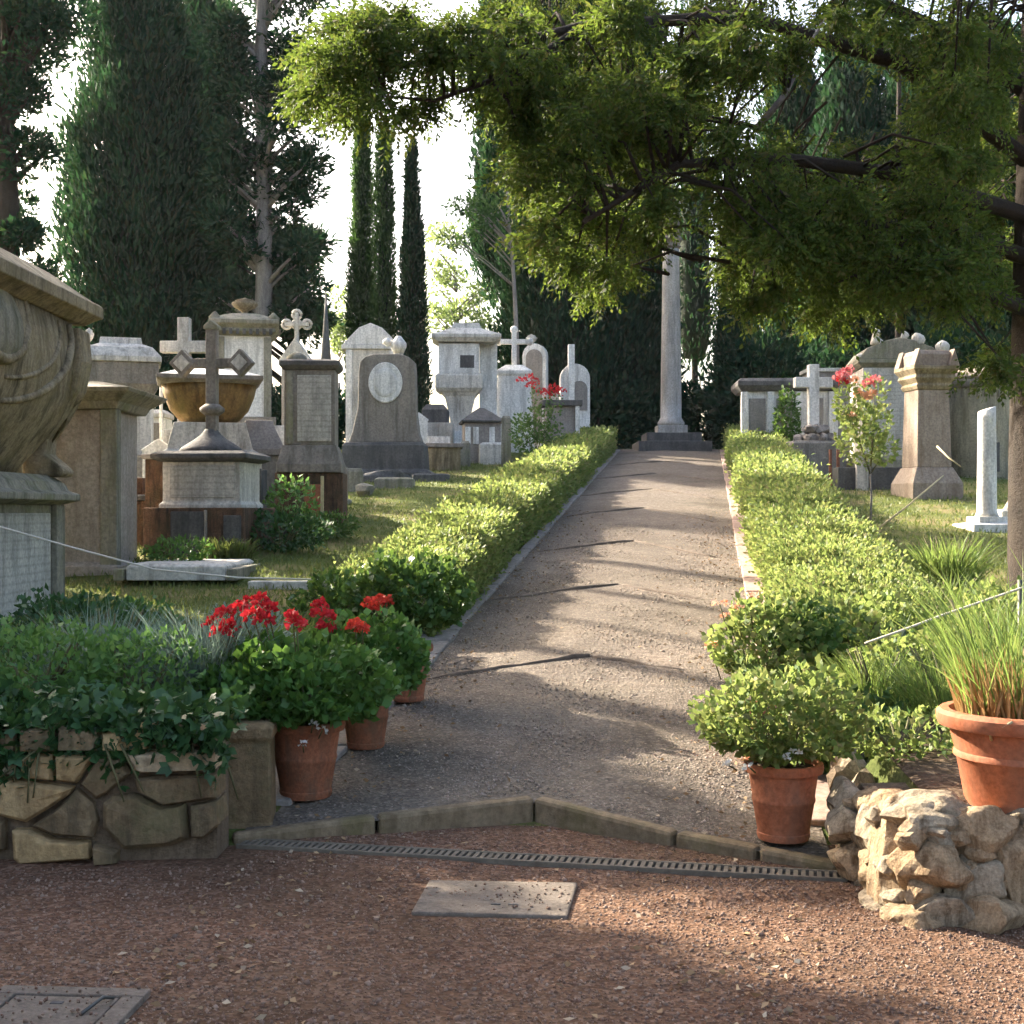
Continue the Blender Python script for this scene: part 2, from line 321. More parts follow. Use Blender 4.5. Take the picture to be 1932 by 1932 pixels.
def zfore(X, Y):
    lip = .028 * sstep(5.42, 5.46, Y + .05*np.sin(X*3) - .03*X) * (1 - sstep(5.5, 5.85, Y)) * sstep(.45, .8, X) * (1 - sstep(1.5, 1.7, X))
    return .006*np.sin(X*2.1 + Y) * np.sin(Y*1.7 - X*.6) + .004*np.sin(X*7 + 1.3*Y)*np.sin(Y*6) + lip
xs = np.concatenate([np.linspace(-60, -4, 12), np.arange(-3.6, 3.8, .05), np.linspace(4.2, 60, 12)]); ys = np.concatenate([np.linspace(-60, 3, 16), np.arange(3.2, 7.2, .04)])
fc = obj('gravel_forecourt', grid_mesh('gravel_forecourt', xs, ys, zfore), M['gravel']); tag(fc, 'red-brown gravel forecourt at the foot of the path', None, kind='structure')

KL, KA, KR = (-1.36, 6.47), (.12, 6.95), (1.47, 5.95)
def ystart(X): return np.where(X < KA[0], KL[1] + (KA[1]-KL[1])*(X-KL[0])/(KA[0]-KL[0]), KA[1] + (KR[1]-KA[1])*(X-KA[0])/(KR[0]-KA[0]))
def path_mesh():
    a = np.linspace(-1, 1, 41); t = np.linspace(0, 1, 220) ** 1.6; V = []
    hw0 = 1.42; X0 = .06 + a*hw0
    for tt in t:
        Y = (ystart(X0)-.045)*(1-tt) + 33.6*tt; hw = 1.25 + .17*(1-sstep(6.5, 9, Y)); X = Xc(Y) + a*hw
        z = hp(Y) + .03*(1-a*a) + .006*np.sin(X*5+Y*2)*np.sin(Y*3.3)
        V.append(np.stack([X, Y, z], 1))
    V = np.array(V); ny, nx = V.shape[:2]; i = np.arange(nx*ny).reshape(ny, nx); Fq = np.stack([i[:-1,:-1], i[:-1,1:], i[1:,1:], i[1:,:-1]], 2).reshape(-1, 4); n = len(Fq)
    me = bpy.data.meshes.new('path'); me.vertices.add(len(i.ravel())); me.vertices.foreach_set('co', V.astype(np.float32).ravel()); me.loops.add(4*n); me.loops.foreach_set('vertex_index', Fq.astype(np.int32).ravel())
    me.polygons.add(n); me.polygons.foreach_set('loop_start', np.arange(0, 4*n, 4, dtype=np.int32)); me.polygons.foreach_set('use_smooth', np.ones(n, bool)); me.update(); return me
pth = obj('path', path_mesh(), M['pathgravel']); tag(pth, 'gravel path climbing between the hedges to the column', None, kind='structure')

def bar(parent, name, mat, p, q, w, z0, z1, bevel=.012, tilt=0):
    """a straight stone between plan points p and q; z0/z1 bottom and top at each end"""
    d = Vector((q[0]-p[0], q[1]-p[1])); n = Vector((-d.y, d.x)).normalized() * w/2; vs_ = []
    for (x, y), za, zb in ((p, z0[0], z1[0]), (q, z0[1], z1[1])):
        vs_ += [(x-n.x, y-n.y, za), (x+n.x, y+n.y, za), (x+n.x, y+n.y, zb), (x-n.x, y-n.y, zb)]
    b = MB(); b.add(vs_, [(0,1,2,3),(7,6,5,4),(0,4,5,1),(1,5,6,2),(2,6,7,3),(3,7,4,0)]); return b.build(name, mat, parent, bevel=bevel)
def lerp(p, q, t): return (p[0]+(q[0]-p[0])*t, p[1]+(q[1]-p[1])*t)

kb = thing('chevron_kerb', 'long mossy stone kerb bent to a point at the foot of the path', 'kerb')
for P_, Q_, cuts in ((KL, KA, (0, .46, .995)), (KA, KR, (.005, .5, .76, 1.0))):
    for a, c in zip(cuts[:-1], cuts[1:]):
        p, q = lerp(P_, Q_, a + .006), lerp(P_, Q_, c - .006)
        o = bar(kb, 'kerb_stone', M['kerb'], (p[0], p[1]-.03), (q[0], q[1]-.03), .085, (-.03, -.03), (float(hp(p[1]))+.016+.03*(1-(p[0]/1.45)**2), float(hp(q[1]))+.016+.03*(1-(q[0]/1.45)**2)), .022)
# drain in front of the kerb
dr = thing('drain_channel', 'slotted metal drain grate running across the gravel below the kerb', 'drain', (-1.30, 6.40, 0))
GA, GB = Vector((-1.30, 6.40)), Vector((1.46, 5.80)); gl = (GB-GA).length; dr.rotation_euler[2] = math.atan2(GB.y-GA.y, GB.x-GA.x)
MB().box(0, gl, -.055, .055, -.02, .009).build('channel_shade', plain('drain_shade', (.03,.026,.022), .9), dr)  # near-black plate paints the shade of an open channel under the bars
for s in (-1, 1): MB().box(0, gl, s*.058-.009, s*.058+.009, -.02, .022).build('side_rail', M['galv'], dr, bevel=.003)
bm_ = MB().box(-.0095, .0095, -.048, .048, .008, .019); first = None
for k in range(84):
    x = .02 + k*(gl-.04)/83
    if first is None: first = bm_.build('grate_bar', M['galv'], dr, loc=(x, 0, 0))
    else:
        o = first.copy(); COL.objects.link(o); o.parent = dr; o.location = (x, 0, 0)
# access covers
cv = thing('access_cover', 'plain grey concrete slab cover lying in the gravel before the drain', 'cover', (-.06, 5.5, 0), -3)
b = MB(); b.rings([[(-.33,-.22,-.02),(.29,-.24,-.02),(.33,.22,-.02),(-.31,.23,-.02)], [(-.33,-.22,.014),(.29,-.24,.013),(.33,.22,.018),(-.31,.23,.016)]]); b.build('lid', M['cover'], cv, bevel=.008)
for x in (-.02, .05): MB().box(x, x+.04, -.12, -.105, .01, .0185).build('lifting_slot', M['dark'], cv)
cv = thing('access_cover', 'framed concrete manhole cover at the bottom corner of the forecourt', 'cover', (-1.45, 4.15, 0), -4)
for q in ((-.26,.24,.2,.27),(-.26,.24,-.27,-.2),(-.26,-.19,-.197,.197),(.17,.24,-.197,.197)): MB().box(*q, -.02, .028).build('frame', M['cover'], cv, bevel=.005)
MB().box(-.183,.163,-.193,.193,-.02,.024).build('lid', M['cover'], cv, bevel=.006)
MB().box(-.04,.0,.12,.14,.02,.027).build('lifting_slot', M['dark'], cv)
MB().tube([(.1,.03,.03),(.135,.12,.05),(.15,.17,.03)], .006, 6).build('handle', M['iron'], cv, True)

# timber risers set across the path
RS = [((805,1283),(1112,1245),(1300,1272)), ((930,1133),(1165,1108),(1335,1136)), ((985,1045),(1195,1025),(1352,1054)), ((1070,975),(1215,962),(1345,986)), ((1095,936),(1230,926),(1352,943)), ((1120,905),(1240,896),(1356,909)), ((1142,880),(1250,873),(1358,882))]
places = ['nearest the potted plants', 'second up the path', 'third up the path', 'fourth up the path', 'fifth up the path', 'sixth up the path', 'last before the column']
for (l, a, r), pl in zip(RS, places):
    t = thing('path_riser', 'low bent timber riser across the gravel path, ' + pl, 'path step', group='timber risers across the path')
    for (p, q, h) in ((path_pt(*l), path_pt(*a), .031), (path_pt(*a), path_pt(*r), .022)):
        z = lambda c: float(hp(c[1])) + .03*(1-((c[0]-Xc(c[1]))/1.25)**2)
        k = 9; pts = []
        for i in range(k+1):
            c = lerp(p, q, i/k); c = (c[0], c[1] + rnd.uniform(-.02, .02)); pts.append((c[0], c[1], z(c) - .022 + (h-.01)*(.6+.4*i/k if h > .03 else .9-.5*i/k) + rnd.uniform(-.006, .006)))
        MB().tube(pts, [.03*rnd.uniform(.8, 1.15)*(1 if 0 < i < k else .55) for i, _ in enumerate(pts)], 6).build('timber', M['timber'], t, True)
# stone edging of the path
def edging(name, label, side, lat0, lat1, Y0, Y1, step, mat, up):
    t = thing(name, label, 'edging'); Y = Y0
    while Y < Y1:
        L = step*rnd.uniform(.75, 1.25); Ye = min(Y+L, Y1); j = rnd.uniform(-.008, .008); u_ = up + rnd.uniform(-.006, .006)
        vs_ = []
        for yy in (Y+.012, Ye-.012):
            for la in (lat0+j, lat1+j): vs_.append((Xc(yy)+side*la + (.1*side*max(0, 9-yy)/2.5 if yy < 9 else 0), yy, float(hp(yy))))
        b = MB(); b.rings([[(x,y,z-.08) for x,y,z in (vs_[0],vs_[1],vs_[3],vs_[2])], [(x,y,z+u_) for x,y,z in (vs_[0],vs_[1],vs_[3],vs_[2])]]); b.build('edging_slab', mat, t, bevel=.012); Y = Ye
edging('path_edging', 'grey flagstone edging under the red flower pots and the dark hedge side', -1, 1.22, 1.52, 6.9, 11.2, .5, M['slab'], .03)
edging('path_edging', 'grey stone edging strip along the foot of the shaded hedge', -1, 1.23, 1.36, 11.25, 33, .7, M['slab'], .03)
edging('path_edging', 'pinkish stone edging strip along the foot of the sunlit hedge', 1, 1.24, 1.45, 6.6, 33, .8, M['pinkslab'], .03)

# ------------------------------------------------------------------ retaining walls
lw = thing('retaining_wall', 'rough ochre stone retaining wall under hanging ivy', 'wall', (-2.4, 6.1, 0))
def lw_stone(poly, mat, name='stone'):
    c = np.mean(poly, 0); P = [( (p[0]-c[0])*.975 + c[0], (p[1]-c[1])*.965 + c[1]) for p in poly]
    f = rnd.uniform(-.055, .0); k = len(P); b = MB()
    r0 = [(x+2.4, .2, z) for x, z in P]; r1 = [(x+2.4, f+.03, z) for x, z in P]
    r2 = [((x-c[0])*.86+c[0]+2.4, f+rnd.uniform(-.012,.008), (z-c[1])*.84+c[1]) for x, z in P]
    vs_ = r0+r1+r2+[(c[0]+2.4+rnd.uniform(-.03,.03), f-.008, c[1]+rnd.uniform(-.03,.03))]
    fs = [tuple(range(k))]
    for a_ in (0, k):
        for i in range(k): j = (i+1) % k; fs.append((a_+i, a_+j, a_+k+j, a_+k+i))
    for i in range(k): fs.append((2*k+i, 2*k+(i+1)%k, 3*k))
    b.add(vs_, fs); return b.build(name, mat, lw, bevel=.004)
ST = [([(0,1205),(92,1210),(88,1322),(-30,1322)],'B'), ([(110,1205),(280,1205),(280,1350),(105,1335)],'A'), ([(291,1205),(500,1215),(402,1365),(291,1350)],'A'),
 ([(-40,1337),(90,1340),(390,1382),(368,1420),(270,1490),(140,1570),(-40,1525)],'A'), ([(520,1215),(640,1215),(690,1310),(560,1420),(500,1452),(415,1370)],'C'),
 ([(660,1200),(1145,1175),(1145,1290),(740,1305),(700,1290)],'B'), ([(700,1330),(1150,1310),(1150,1440),(860,1482),(720,1402)],'C'),
 ([(400,1390),(490,1465),(512,1560),(490,1652),(280,1640),(160,1590),(300,1490)],'C'), ([(530,1470),(580,1432),(700,1412),(850,1492),(980,1472),(1000,1660),(900,1702),(640,1722),(530,1600)],'C'),
 ([(60,1605),(150,1602),(270,1657),(470,1672),(480,1762),(100,1792),(70,1762)],'A'), ([(-60,1560),(20,1560),(22,1720),(-60,1720)],'C'), ([(1003,1480),(1150,1452),(1160,1580),(1080,1652),(1010,1652)],'C'),
 ([(492,1682),(620,1722),(620,1782),(500,1792)],'C'), ([(110,1070),(290,1060),(288,1192),(110,1195)],'C'), ([(300,1060),(520,1085),(520,1192),(300,1192)],'C'), ([(530,1092),(780,1062),(800,1182),(640,1192),(530,1192)],'A'), ([(802,1082),(1140,1075),(1140,1162),(812,1182)],'C'), ([(-60,1070),(95,1070),(95,1195),(-60,1192)],'C')]
for poly, k in ST: lw_stone([(PX(zx*.3571, 6.1), PZ(992+zy*.3571, 6.1)) for zx, zy in poly], M['wall'+k])
x = -4.6
for row, (za, zb) in enumerate(((.02,.2),(.21,.36),(.37,.53))):
    x = -4.6
    while x < -2.48:
        e = min(x + rnd.uniform(.25,.5), -2.42); lw_stone([(x,za),(e-.02,za+rnd.uniform(-.02,.02)),(e-.01,zb),(x+.01,zb+rnd.uniform(-.02,.01))], M[rnd.choice(['wallA','wallC','wallC'])]); x = e
MB().box(-2.2, 1.04, .05, .3, -.05, .5).build('mortar_core', M['mortar'], lw)
pr = thing('stone_pier', 'dark mossy stone pier at the end of the ivy wall beside the flower pot', 'pier', (-1.32, 6.72, 0), 4)
b = MB(); b.rect_loft([(.14,.14,-.05),(.14,.14,.02),(.118,.12,.06),(.112,.115,.46),(.13,.13,.48),(.13,.13,.53),(.1,.1,.55)]); b.build('shaft', M['wallC'], pr, bevel=.01)

rw = thing('rubble_wall', 'sunlit buff rubble wall carrying the large terracotta pot', 'wall', (1.9, 5.4, 0))
b = MB(); out = [(1.56, y) for y in np.linspace(6.02, 5.32, 12)] + [(x, 5.27-.04*(x-1.6)) for x in np.linspace(1.6, 3.7, 34)] + [(3.7, 5.7), (2.0, 5.72), (1.95, 6.05)]
b.rings([[(x-1.9+rnd.uniform(-.022,.022), y-5.4+rnd.uniform(-.022,.022), z+rnd.uniform(-.012,.012)) for x, y in out] for z in (-.05,.03,.09,.15,.21,.27,.33,.37)]); b.build('mortar_core', M['mortar'], rw)
RK = [(1598,1500,48,70,5.85,'B'),(1645,1498,56,58,5.75,'A'),(1692,1515,62,62,5.55,'A'),(1602,1560,60,64,5.75,'B'),(1652,1572,66,84,5.6,'B'),(1612,1622,58,60,5.72,'A'),(1655,1650,44,74,5.5,'A'),
 (1694,1650,66,190,5.36,'A'),(1755,1520,110,66,5.3,'B'),(1752,1572,92,74,5.24,'B'),(1772,1640,104,84,5.2,'A'),(1722,1735,90,46,5.2,'A'),(1850,1580,92,92,5.2,'A'),(1838,1668,84,92,5.18,'B'),(1905,1640,84,130,5.2,'A'),(1800,1722,96,70,5.16,'B'),(1885,1730,110,74,5.12,'A'),(1915,1550,80,60,5.3,'B'),(1826,1530,60,36,5.3,'A'),(1660,1715,46,40,5.4,'B')]
for (u, v, w, h, D, k) in RK:
    v = v + 24 if v < 1545 else v; s = D/F; vv, ff = rock(RNG, w*s*.78, .16, h*s*.76); c = W3(u, v, D); m = MB(); m.add([(p[0]+c.x-1.9, p[1]+c.y+.05-5.4, p[2]+c.z) for p in vv], ff)
    o = m.build('stone', M['rock'+k], rw)
for k in range(46):
    if k < 16: c = (1.50+RNG.normal()*.012, 5.3+.7*k/16, RNG.uniform(.03,.36)); r = (.06, RNG.uniform(.05,.085), RNG.uniform(.035,.07))
    else: c = (1.55+.62*(k-16)/30, 5.20+RNG.normal()*.012, RNG.uniform(.02,.38)); r = (RNG.uniform(.045,.085), .06, RNG.uniform(.03,.07))
    vv, ff = rock(RNG, *r, 2); m = MB(); m.add([(p[0]+c[0]-1.9, p[1]+c[1]-5.4, p[2]+c[2]) for p in vv], ff); m.build('stone', M[rnd.choice(['rockA','rockA','rockB'])], rw)
for k in range(11):
    yy = 6.05 + k*.15; c = (float(Xc(yy))+1.60+RNG.normal()*.03, yy, float(hp(yy))+.14+.03*RNG.normal()); vv, ff = rock(RNG, .11, RNG.uniform(.09,.13), RNG.uniform(.12,.19), 2); m = MB(); m.add([(p[0]+c[0]-1.9, p[1]+c[1]-5.4, p[2]+c[2]) for p in vv], ff); m.build('stone', M[rnd.choice(['rockB','mortar'])], rw)
x = 2.15
while x < 3.7:
    for z in (.07, .2, .32):
        vv, ff = rock(RNG, RNG.uniform(.1,.16), .13, RNG.uniform(.065,.09), 2); m = MB(); m.add([(p[0]+x+RNG.normal()*.03-1.9, p[1]-.12, p[2]+z) for p in vv], ff); m.build('stone', M[rnd.choice(['rockA','rockB'])], rw)
    x += .23

# ------------------------------------------------------------------ loose gravel, litter and grass
OCT_V = np.array([(1,0,0),(0,1,0),(-1,0,0),(0,-1,0),(0,0,1),(0,0,-1)], float); OCT_F = np.array([(0,1,4),(1,2,4),(2,3,4),(3,0,4),(1,0,5),(2,1,5),(3,2,5),(0,3,5)])
def pebbles(name, label, P, size, mat):
    n = len(P); R = frames(RNG.normal(size=(n,3)), RNG); S = RNG.uniform(.5, 1.2, (n,3)) * (size * RNG.lognormal(0, .35, n))[:,None]
    V = np.einsum('nij,kj->nki', R, OCT_V) ; V = (OCT_V[None]*S[:,None,:]); V = np.einsum('nij,nkj->nki', R, V) + P[:,None,:]
    Fq = (OCT_F[None] + 6*np.arange(n)[:,None,None]).reshape(-1, 3); me = bpy.data.meshes.new(name); k = len(Fq)
    me.vertices.add(6*n); me.vertices.foreach_set('co', V.astype(np.float32).ravel()); me.loops.add(3*k); me.loops.foreach_set('vertex_index', Fq.astype(np.int32).ravel()); me.polygons.add(k); me.polygons.foreach_set('loop_start', np.arange(0, 3*k, 3, dtype=np.int32)); me.update()
    return tag(obj(name, me, mat), label, None, kind='stuff')
def pebmat(name, cols):
    m, nt, b = mk(name); g_ = nd(nt, 'ShaderNodeNewGeometry'); n = len(cols); nt.links.new(ramp(nt, g_.outputs['Random Per Island'], [((i+.5)/n, c) for i, c in enumerate(cols)]), b.inputs[0]); b.inputs['Roughness'].default_value = .85; return m
n = 30000; Y = 3.6 + 3.3*RNG.random(n)**1.15; X = RNG.uniform(-.45, .45, n)*Y; ok = (Y < ystart(X)-.1) & (np.abs(X-0) < 2.9)
ok &= ~((X < -1.2) & (Y > 6.0)) & ~((X > 1.5) & (Y > 5.1)) & ~((np.abs(X+.06) < .36) & (np.abs(Y-5.5) < .26)) & ~((np.abs(X+1.46) < .27) & (np.abs(Y-4.15) < .28))
gd = (Y - 6.4) + (X+1.3)*.2174; ok &= np.abs(gd) > .085
X, Y = X[ok], Y[ok]; k = 150; X = np.concatenate([X, -.06+RNG.uniform(-.3,.3,k), -1.46+RNG.uniform(-.24,.24,k)]); Y = np.concatenate([Y, 5.5+RNG.uniform(-.2,.2,k)*np.abs(RNG.uniform(-1,1,k))**.3, 4.15+RNG.uniform(-.25,.25,k)]); zx = np.where((np.abs(X+.06) < .32) & (np.abs(Y-5.5) < .22), .015, np.where((np.abs(X+1.46) < .25) & (np.abs(Y-4.15) < .26), .027, 0)); pebbles('gravel', 'loose red-brown gravel chips on the forecourt', np.stack([X, Y, zfore(X, Y)+.001+zx], 1), .0058, pebmat('gravel_chip', [(.13,.065,.04),(.19,.115,.08),(.10,.062,.042),(.30,.21,.155),(.15,.08,.05),(.22,.15,.11)]))
n = 26000; Y = 6.3 + 12*RNG.random(n)**1.5; la = RNG.uniform(-1.2, 1.2, n); X = Xc(Y)+la; ok = Y > ystart(X)+.1; X, Y, la = X[ok], Y[ok], la[ok]
pebbles('gravel', 'loose pale gravel chips on the climbing path', np.stack([X, Y, hp(Y)+.03*(1-(la/1.25)**2)+.001], 1), .006, pebmat('path_chip', [(.25,.19,.145),(.32,.255,.20),(.19,.15,.12),(.40,.33,.275),(.28,.21,.16)]))
n = 1500; Y = 4 + 16*RNG.random(n)**1.3; la = np.sign(RNG.normal(size=n))*(1.25-np.abs(RNG.normal(size=n))*.42); X = Xc(Y)+la; z = np.where(Y > ystart(X), hp(Y)+.025, .006)
ok = (np.abs(la) < 1.3) | (Y < 6)
Q = leaves(np.stack([X,Y,z+.004],1)[ok], np.stack([RNG.normal(size=n),RNG.normal(size=n),RNG.normal(size=n)*.15],1)[ok], .035, .018)
tag(obj('fallen_leaves', qmesh('fallen_leaves', Q), M['litter']), 'dry fallen leaves scattered along the path edges', None, kind='stuff')
def lawn_pts(n):
    Y = 8.2 + 24*RNG.random(n)**1.7; X = RNG.uniform(-.47, .47, n)*Y; la = X - Xc(Y); ok = ((la < -2.1) | (la > 2.6)) & (Y > 9.5); return X[ok], Y[ok]
X, Y = lawn_pts(95000); n = len(X); P = np.stack([X, Y, Hg(X, Y)-.005], 1); D = np.stack([RNG.normal(size=n)*.5, RNG.normal(size=n)*.5, np.ones(n)], 1)
tag(obj('grass', qmesh('grass', leaves(P, D, .07, .014)), M['grass']), 'short patchy lawn grass around the tombs', None, kind='stuff')

# ------------------------------------------------------------------ tombs and monuments
def tomb(name, label, u0, D, cat='tomb', rz=0, dz=0, group=None):
    x0 = PX(u0, D); z0 = float(Hg(x0, D)) - .03 + dz; t = thing(name, label, cat, (x0, D, z0), rz, group); s = D/F
    return t, (lambda u: (u-u0)*s), (lambda v: PZ(v, D) - z0), s
def urn(r, h, z, n=16):
    return [(r*.45,z),(r*.5,z+h*.06),(r*.22,z+h*.12),(r*.25,z+h*.22),(r*.75,z+h*.42),(r*1.0,z+h*.62),(r*.95,z+h*.72),(r*.6,z+h*.78),(r*.75,z+h*.83),(r*.4,z+h*.92),(r*.12,z+h*.97),(r*.1,z+h)]
def cross(t, mat, cx, cz, top, arm, th, dp, base, y=0, name='cross'):
    """latin cross: base..top, arms at cz reaching +-arm"""
    a = th/2; b = MB(); b.extr([(cx-a,base),(cx+a,base),(cx+a,cz-a),(cx+arm,cz-a),(cx+arm,cz+a),(cx+a,cz+a),(cx+a,top),(cx-a,top),(cx-a,cz+a),(cx-arm,cz+a),(cx-arm,cz-a),(cx-a,cz-a)], y-dp/2, y+dp/2)
    return b.build(name, mat, t, bevel=min(.012, th*.1))
def box(t, name, mat, *a, bevel=.012): return MB().box(*a).build(name, mat, t, bevel=bevel)
def loft(t, name, mat, rows, cx=0, cy=0, bevel=.01): b = MB(); b.rect_loft(rows, cx, cy); return b.build(name, mat, t, bevel=bevel)
def arch(w, z0, zs, n=10, cx=0, k=1.0):
    """outline of a round-headed slab, counter-clockwise"""
    return [(cx-w,z0),(cx+w,z0)] + [(cx+w*math.cos(math.pi*i/n), zs + k*w*math.sin(math.pi*i/n)) for i in range(n+1)]

# great sarcophagus beside the wall
t = thing('sarcophagus', 'huge mossy ochre sarcophagus with bulging sides and clawed scroll legs', 'tomb', (-4.93, 11.6, .55))
loft(t, 'plinth', M['mossg'], [(.66,1.28,-.1),(.66,1.28,.06),(.58,1.2,.1),(.58,1.2,1.12)])
loft(t, 'moulding', M['mossg'], [(.62,1.24,1.122),(.74,1.36,1.16),(.74,1.36,1.22),(.66,1.28,1.25),(.62,1.24,1.33),(.52,1.14,1.40)])
b = MB(); rows = [(.30,.9,1.38),(.36,.98,1.5),(.48,1.12,1.68),(.62,1.26,1.88),(.72,1.36,2.12),(.76,1.40,2.4),(.74,1.39,2.66),(.70,1.35,2.86)]
b.rings([[(a*sx if abs(sx) == 1 else a*sx, c*sy, z) for sx, sy in ((-1,-.88),(-.8,-1),(.8,-1),(1,-.88),(1.05,-.4),(1.06,0),(1.05,.4),(1,.88),(.8,1),(-.8,1),(-1,.88),(-1.05,.4),(-1.05,-.4))] for a, c, z in rows]); b.build('tub', M['moss'], t, True)
loft(t, 'eave', M['moss'], [(.76,1.42,2.862),(.84,1.5,2.92),(.90,1.56,2.95),(.90,1.56,3.06),(.86,1.52,3.09)])
loft(t, 'lid', M['moss'], [(.84,1.5,3.092),(.5,1.16,3.34),(.18,.84,3.44),(.16,.82,3.5)])
leg = [(.28,1.385),(.66,1.385),(.69,1.44),(.60,1.52),(.50,1.60),(.52,1.74),(.64,1.92),(.80,2.2),(.86,2.48),(.83,2.8),(.60,2.8),(.52,2.3),(.40,1.9),(.28,1.6)]
for sy in (1, -1):
    for sx in (1, -1):
        o = MB().extr([(p[0], p[1]) for p in leg], -.16, .16).build('scroll_leg', M['moss'], t, bevel=.03); o.location = (0, sy*1.2, 0); o.scale = (sx, 1, 1)
        o2 = MB().tube([(.70,0,2.72),(.80,0,2.45),(.76,0,2.16),(.60,0,1.9),(.50,0,1.72)], [.03,.055,.055,.045,.02], 8).build('scroll_rib', M['moss'], o, True)
def tubx(z): return float(np.interp(z, [r[2] for r in rows], [r[0] for r in rows]))*1.05
for yc, ry, rz_, a0, a1, rr in ((-.75, 1.75, .85, 0, 1.45, .045), (-.75, 1.45, .66, 0, 1.5, .03), (-.75, .62, .52, -.3, 3.45, .05)):
    pts = [(yc+ry*math.cos(a0+(a1-a0)*i/16), 2.82-rz_*math.sin(a0+(a1-a0)*i/16)) for i in range(17)]
    MB().tube([(tubx(z), y, z) for y, z in pts], [rr*(.5+.5*math.sin(math.pi*(i+1)/18)) for i in range(17)], 8).build('swag', M['moss'], t, True)
v, f = ICO3; MB().add([(tubx(p[2]*.42+2.62)-.02+p[0]*.07, p[1]*.5-.75, p[2]*.38+2.62) for p in v], f).build('shield', M['mossg'], t, True)
box(t, 'inscription_panel', M['inscr'], .575, .602, -.92, .92, .14, 1.04)
for sy in (-1, 1): box(t, 'pilaster', M['mossg'], .575, .64, sy*1.1-.11, sy*1.1+.11, .1, 1.118)

t = thing('pillar_tomb', 'tall pinkish square pillar with mossy corner and flaring cap behind the great sarcophagus', 'tomb', (-4.8, 14.8, .9))
loft(t, 'shaft', M['pink'], [(.60,.6,-.1),(.60,.6,.12),(.5,.5,.16),(.5,.5,1.8)]); 
for sx in (-1, 1): box(t, 'pilaster', M['mossg'], sx*.49-.09, sx*.49+.09, -.56, -.40, .12, 1.80)
loft(t, 'cap', M['mossg'], [(.58,.58,1.802),(.62,.62,1.88),(.76,.76,1.98),(.78,.78,2.02),(.5,.5,2.08),(.3,.3,2.12)])

# flat grave slab in the grass
t, X, Z, s = tomb('grave_slab', 'low pale flat grave slab in the grass behind the lavender', 365, 14.2, 'grave')
loft(t, 'slab', M['pale'], [(.50,.75,-.02),(.50,.75,.12),(.46,.7,.15)]); box(t, 'kerb', M['mossg'], -.62, -.52, -.8, .8, -.02, .1); box(t, 'kerb', M['mossg'], .52, .62, -.8, .8, -.02, .1)
t, X, Z, s = tomb('kerb_stone', 'narrow pale stone strip lying in sunlit grass by the hedge', 545, 13.4, 'stone'); box(t, 'strip', M['pale'], X(470), X(625), -.08, .08, 0, .1)

# cross tomb
t, X, Z, s = tomb('cross_tomb', 'weathered grey cross with diamond-shaped arm ends on a domed box tomb over brick', 390, 15.8, rz=-6)
box(t, 'brick_base', M['brick'], X(292), X(482), -.42, .9, -.1, Z(958)); 
box(t, 'facing', M['dark'], X(345), X(408), -.445, -.41, -.05, Z(965)); box(t, 'facing', M['dark'], X(445), X(478), -.45, -.41, -.05, Z(972)); box(t, 'edge_strip', M['pink'], X(409), X(414), -.46, -.41, -.05, Z(962))  # dark boxes and the pale strip paint how differently the brick panels are lit
loft(t, 'box', M['pale'], [(.50,.44,Z(962)),(.50,.44,Z(952)),(.465,.40,Z(946)),(.465,.40,Z(872))], X(390), .2)
box(t, 'panel', M['inscr'], X(330), X(455), -.213, -.19, Z(940), Z(880))
loft(t, 'slab', M['dark'], [(.5,.46,Z(872)+.003),(.575,.52,Z(866)),(.575,.52,Z(858)),(.50,.45,Z(852))], X(390), .2)
b = MB(); b.lathe([(.40,Z(853)),(.34,Z(842)),(.2,Z(828)),(.12,Z(818)),(.09,Z(812)),(0.075,Z(808))], 20, X(388), .2); b.build('mound', M['dark'], t, True)
cx = X(390); a = .065; arm = X(472)-cx; zc = Z(682)
MB().box(cx-a, cx+a, .14, .26, Z(812), Z(617)).build('shaft', M['grey'], t, bevel=.012)
MB().extr([(cx-.085,Z(618)),(cx+.085,Z(618)),(cx+.085,Z(611)),(cx,Z(600)),(cx-.085,Z(611))], .12, .28).build('gabled_top', M['mossg'], t, bevel=.01)
b = MB(); b.lathe([(.085,Z(782)),(.15,Z(774)),(.15,Z(768)),(.085,Z(760))], 12, cx, .2); b.build('collar', M['grey'], t, True)
for sx in (-1, 1):
    MB().box(*sorted((cx+sx*.063, cx+sx*(arm-.2))), .145, .255, zc-.055, zc+.055).build('arm', M['grey'], t, bevel=.01)
    e = cx + sx*(arm-.16); d = MB().extr([(e-.16,zc),(e,zc-.17),(e+.16,zc),(e,zc+.17)], .13, .27).build('diamond_end', M['grey'], t, bevel=.012)
    MB().extr([(e-.1,zc),(e,zc-.1),(e+.1,zc),(e,zc+.1)], .112, .128).build('inset', M['pale'], d)
t, X, Z, s = tomb('brick_enclosure', 'broken low brick enclosure wall left beside the domed cross tomb', 275, 16.6, 'wall', rz=-4)
box(t, 'wall', M['brick'], X(228), X(300), -.15, .25, -.1, Z(945)); box(t, 'pier', M['brick'], X(285), X(318), -.22, .3, -.1, Z(868)); box(t, 'coping', M['pink'], X(280), X(323), -.26, .34, Z(868)+.003, Z(858))
box(t, 'ledge', M['dark'], X(226), X(300), -.2, .3, Z(945)+.003, Z(934)); box(t, 'pier', M['brick'], X(232), X(252), .3, .6, -.1, Z(900))
t, X, Z, s = tomb('brick_enclosure', 'dark crumbling brick wall between the cross tomb and the grey pillar tomb', 505, 17.2, 'wall', rz=3)
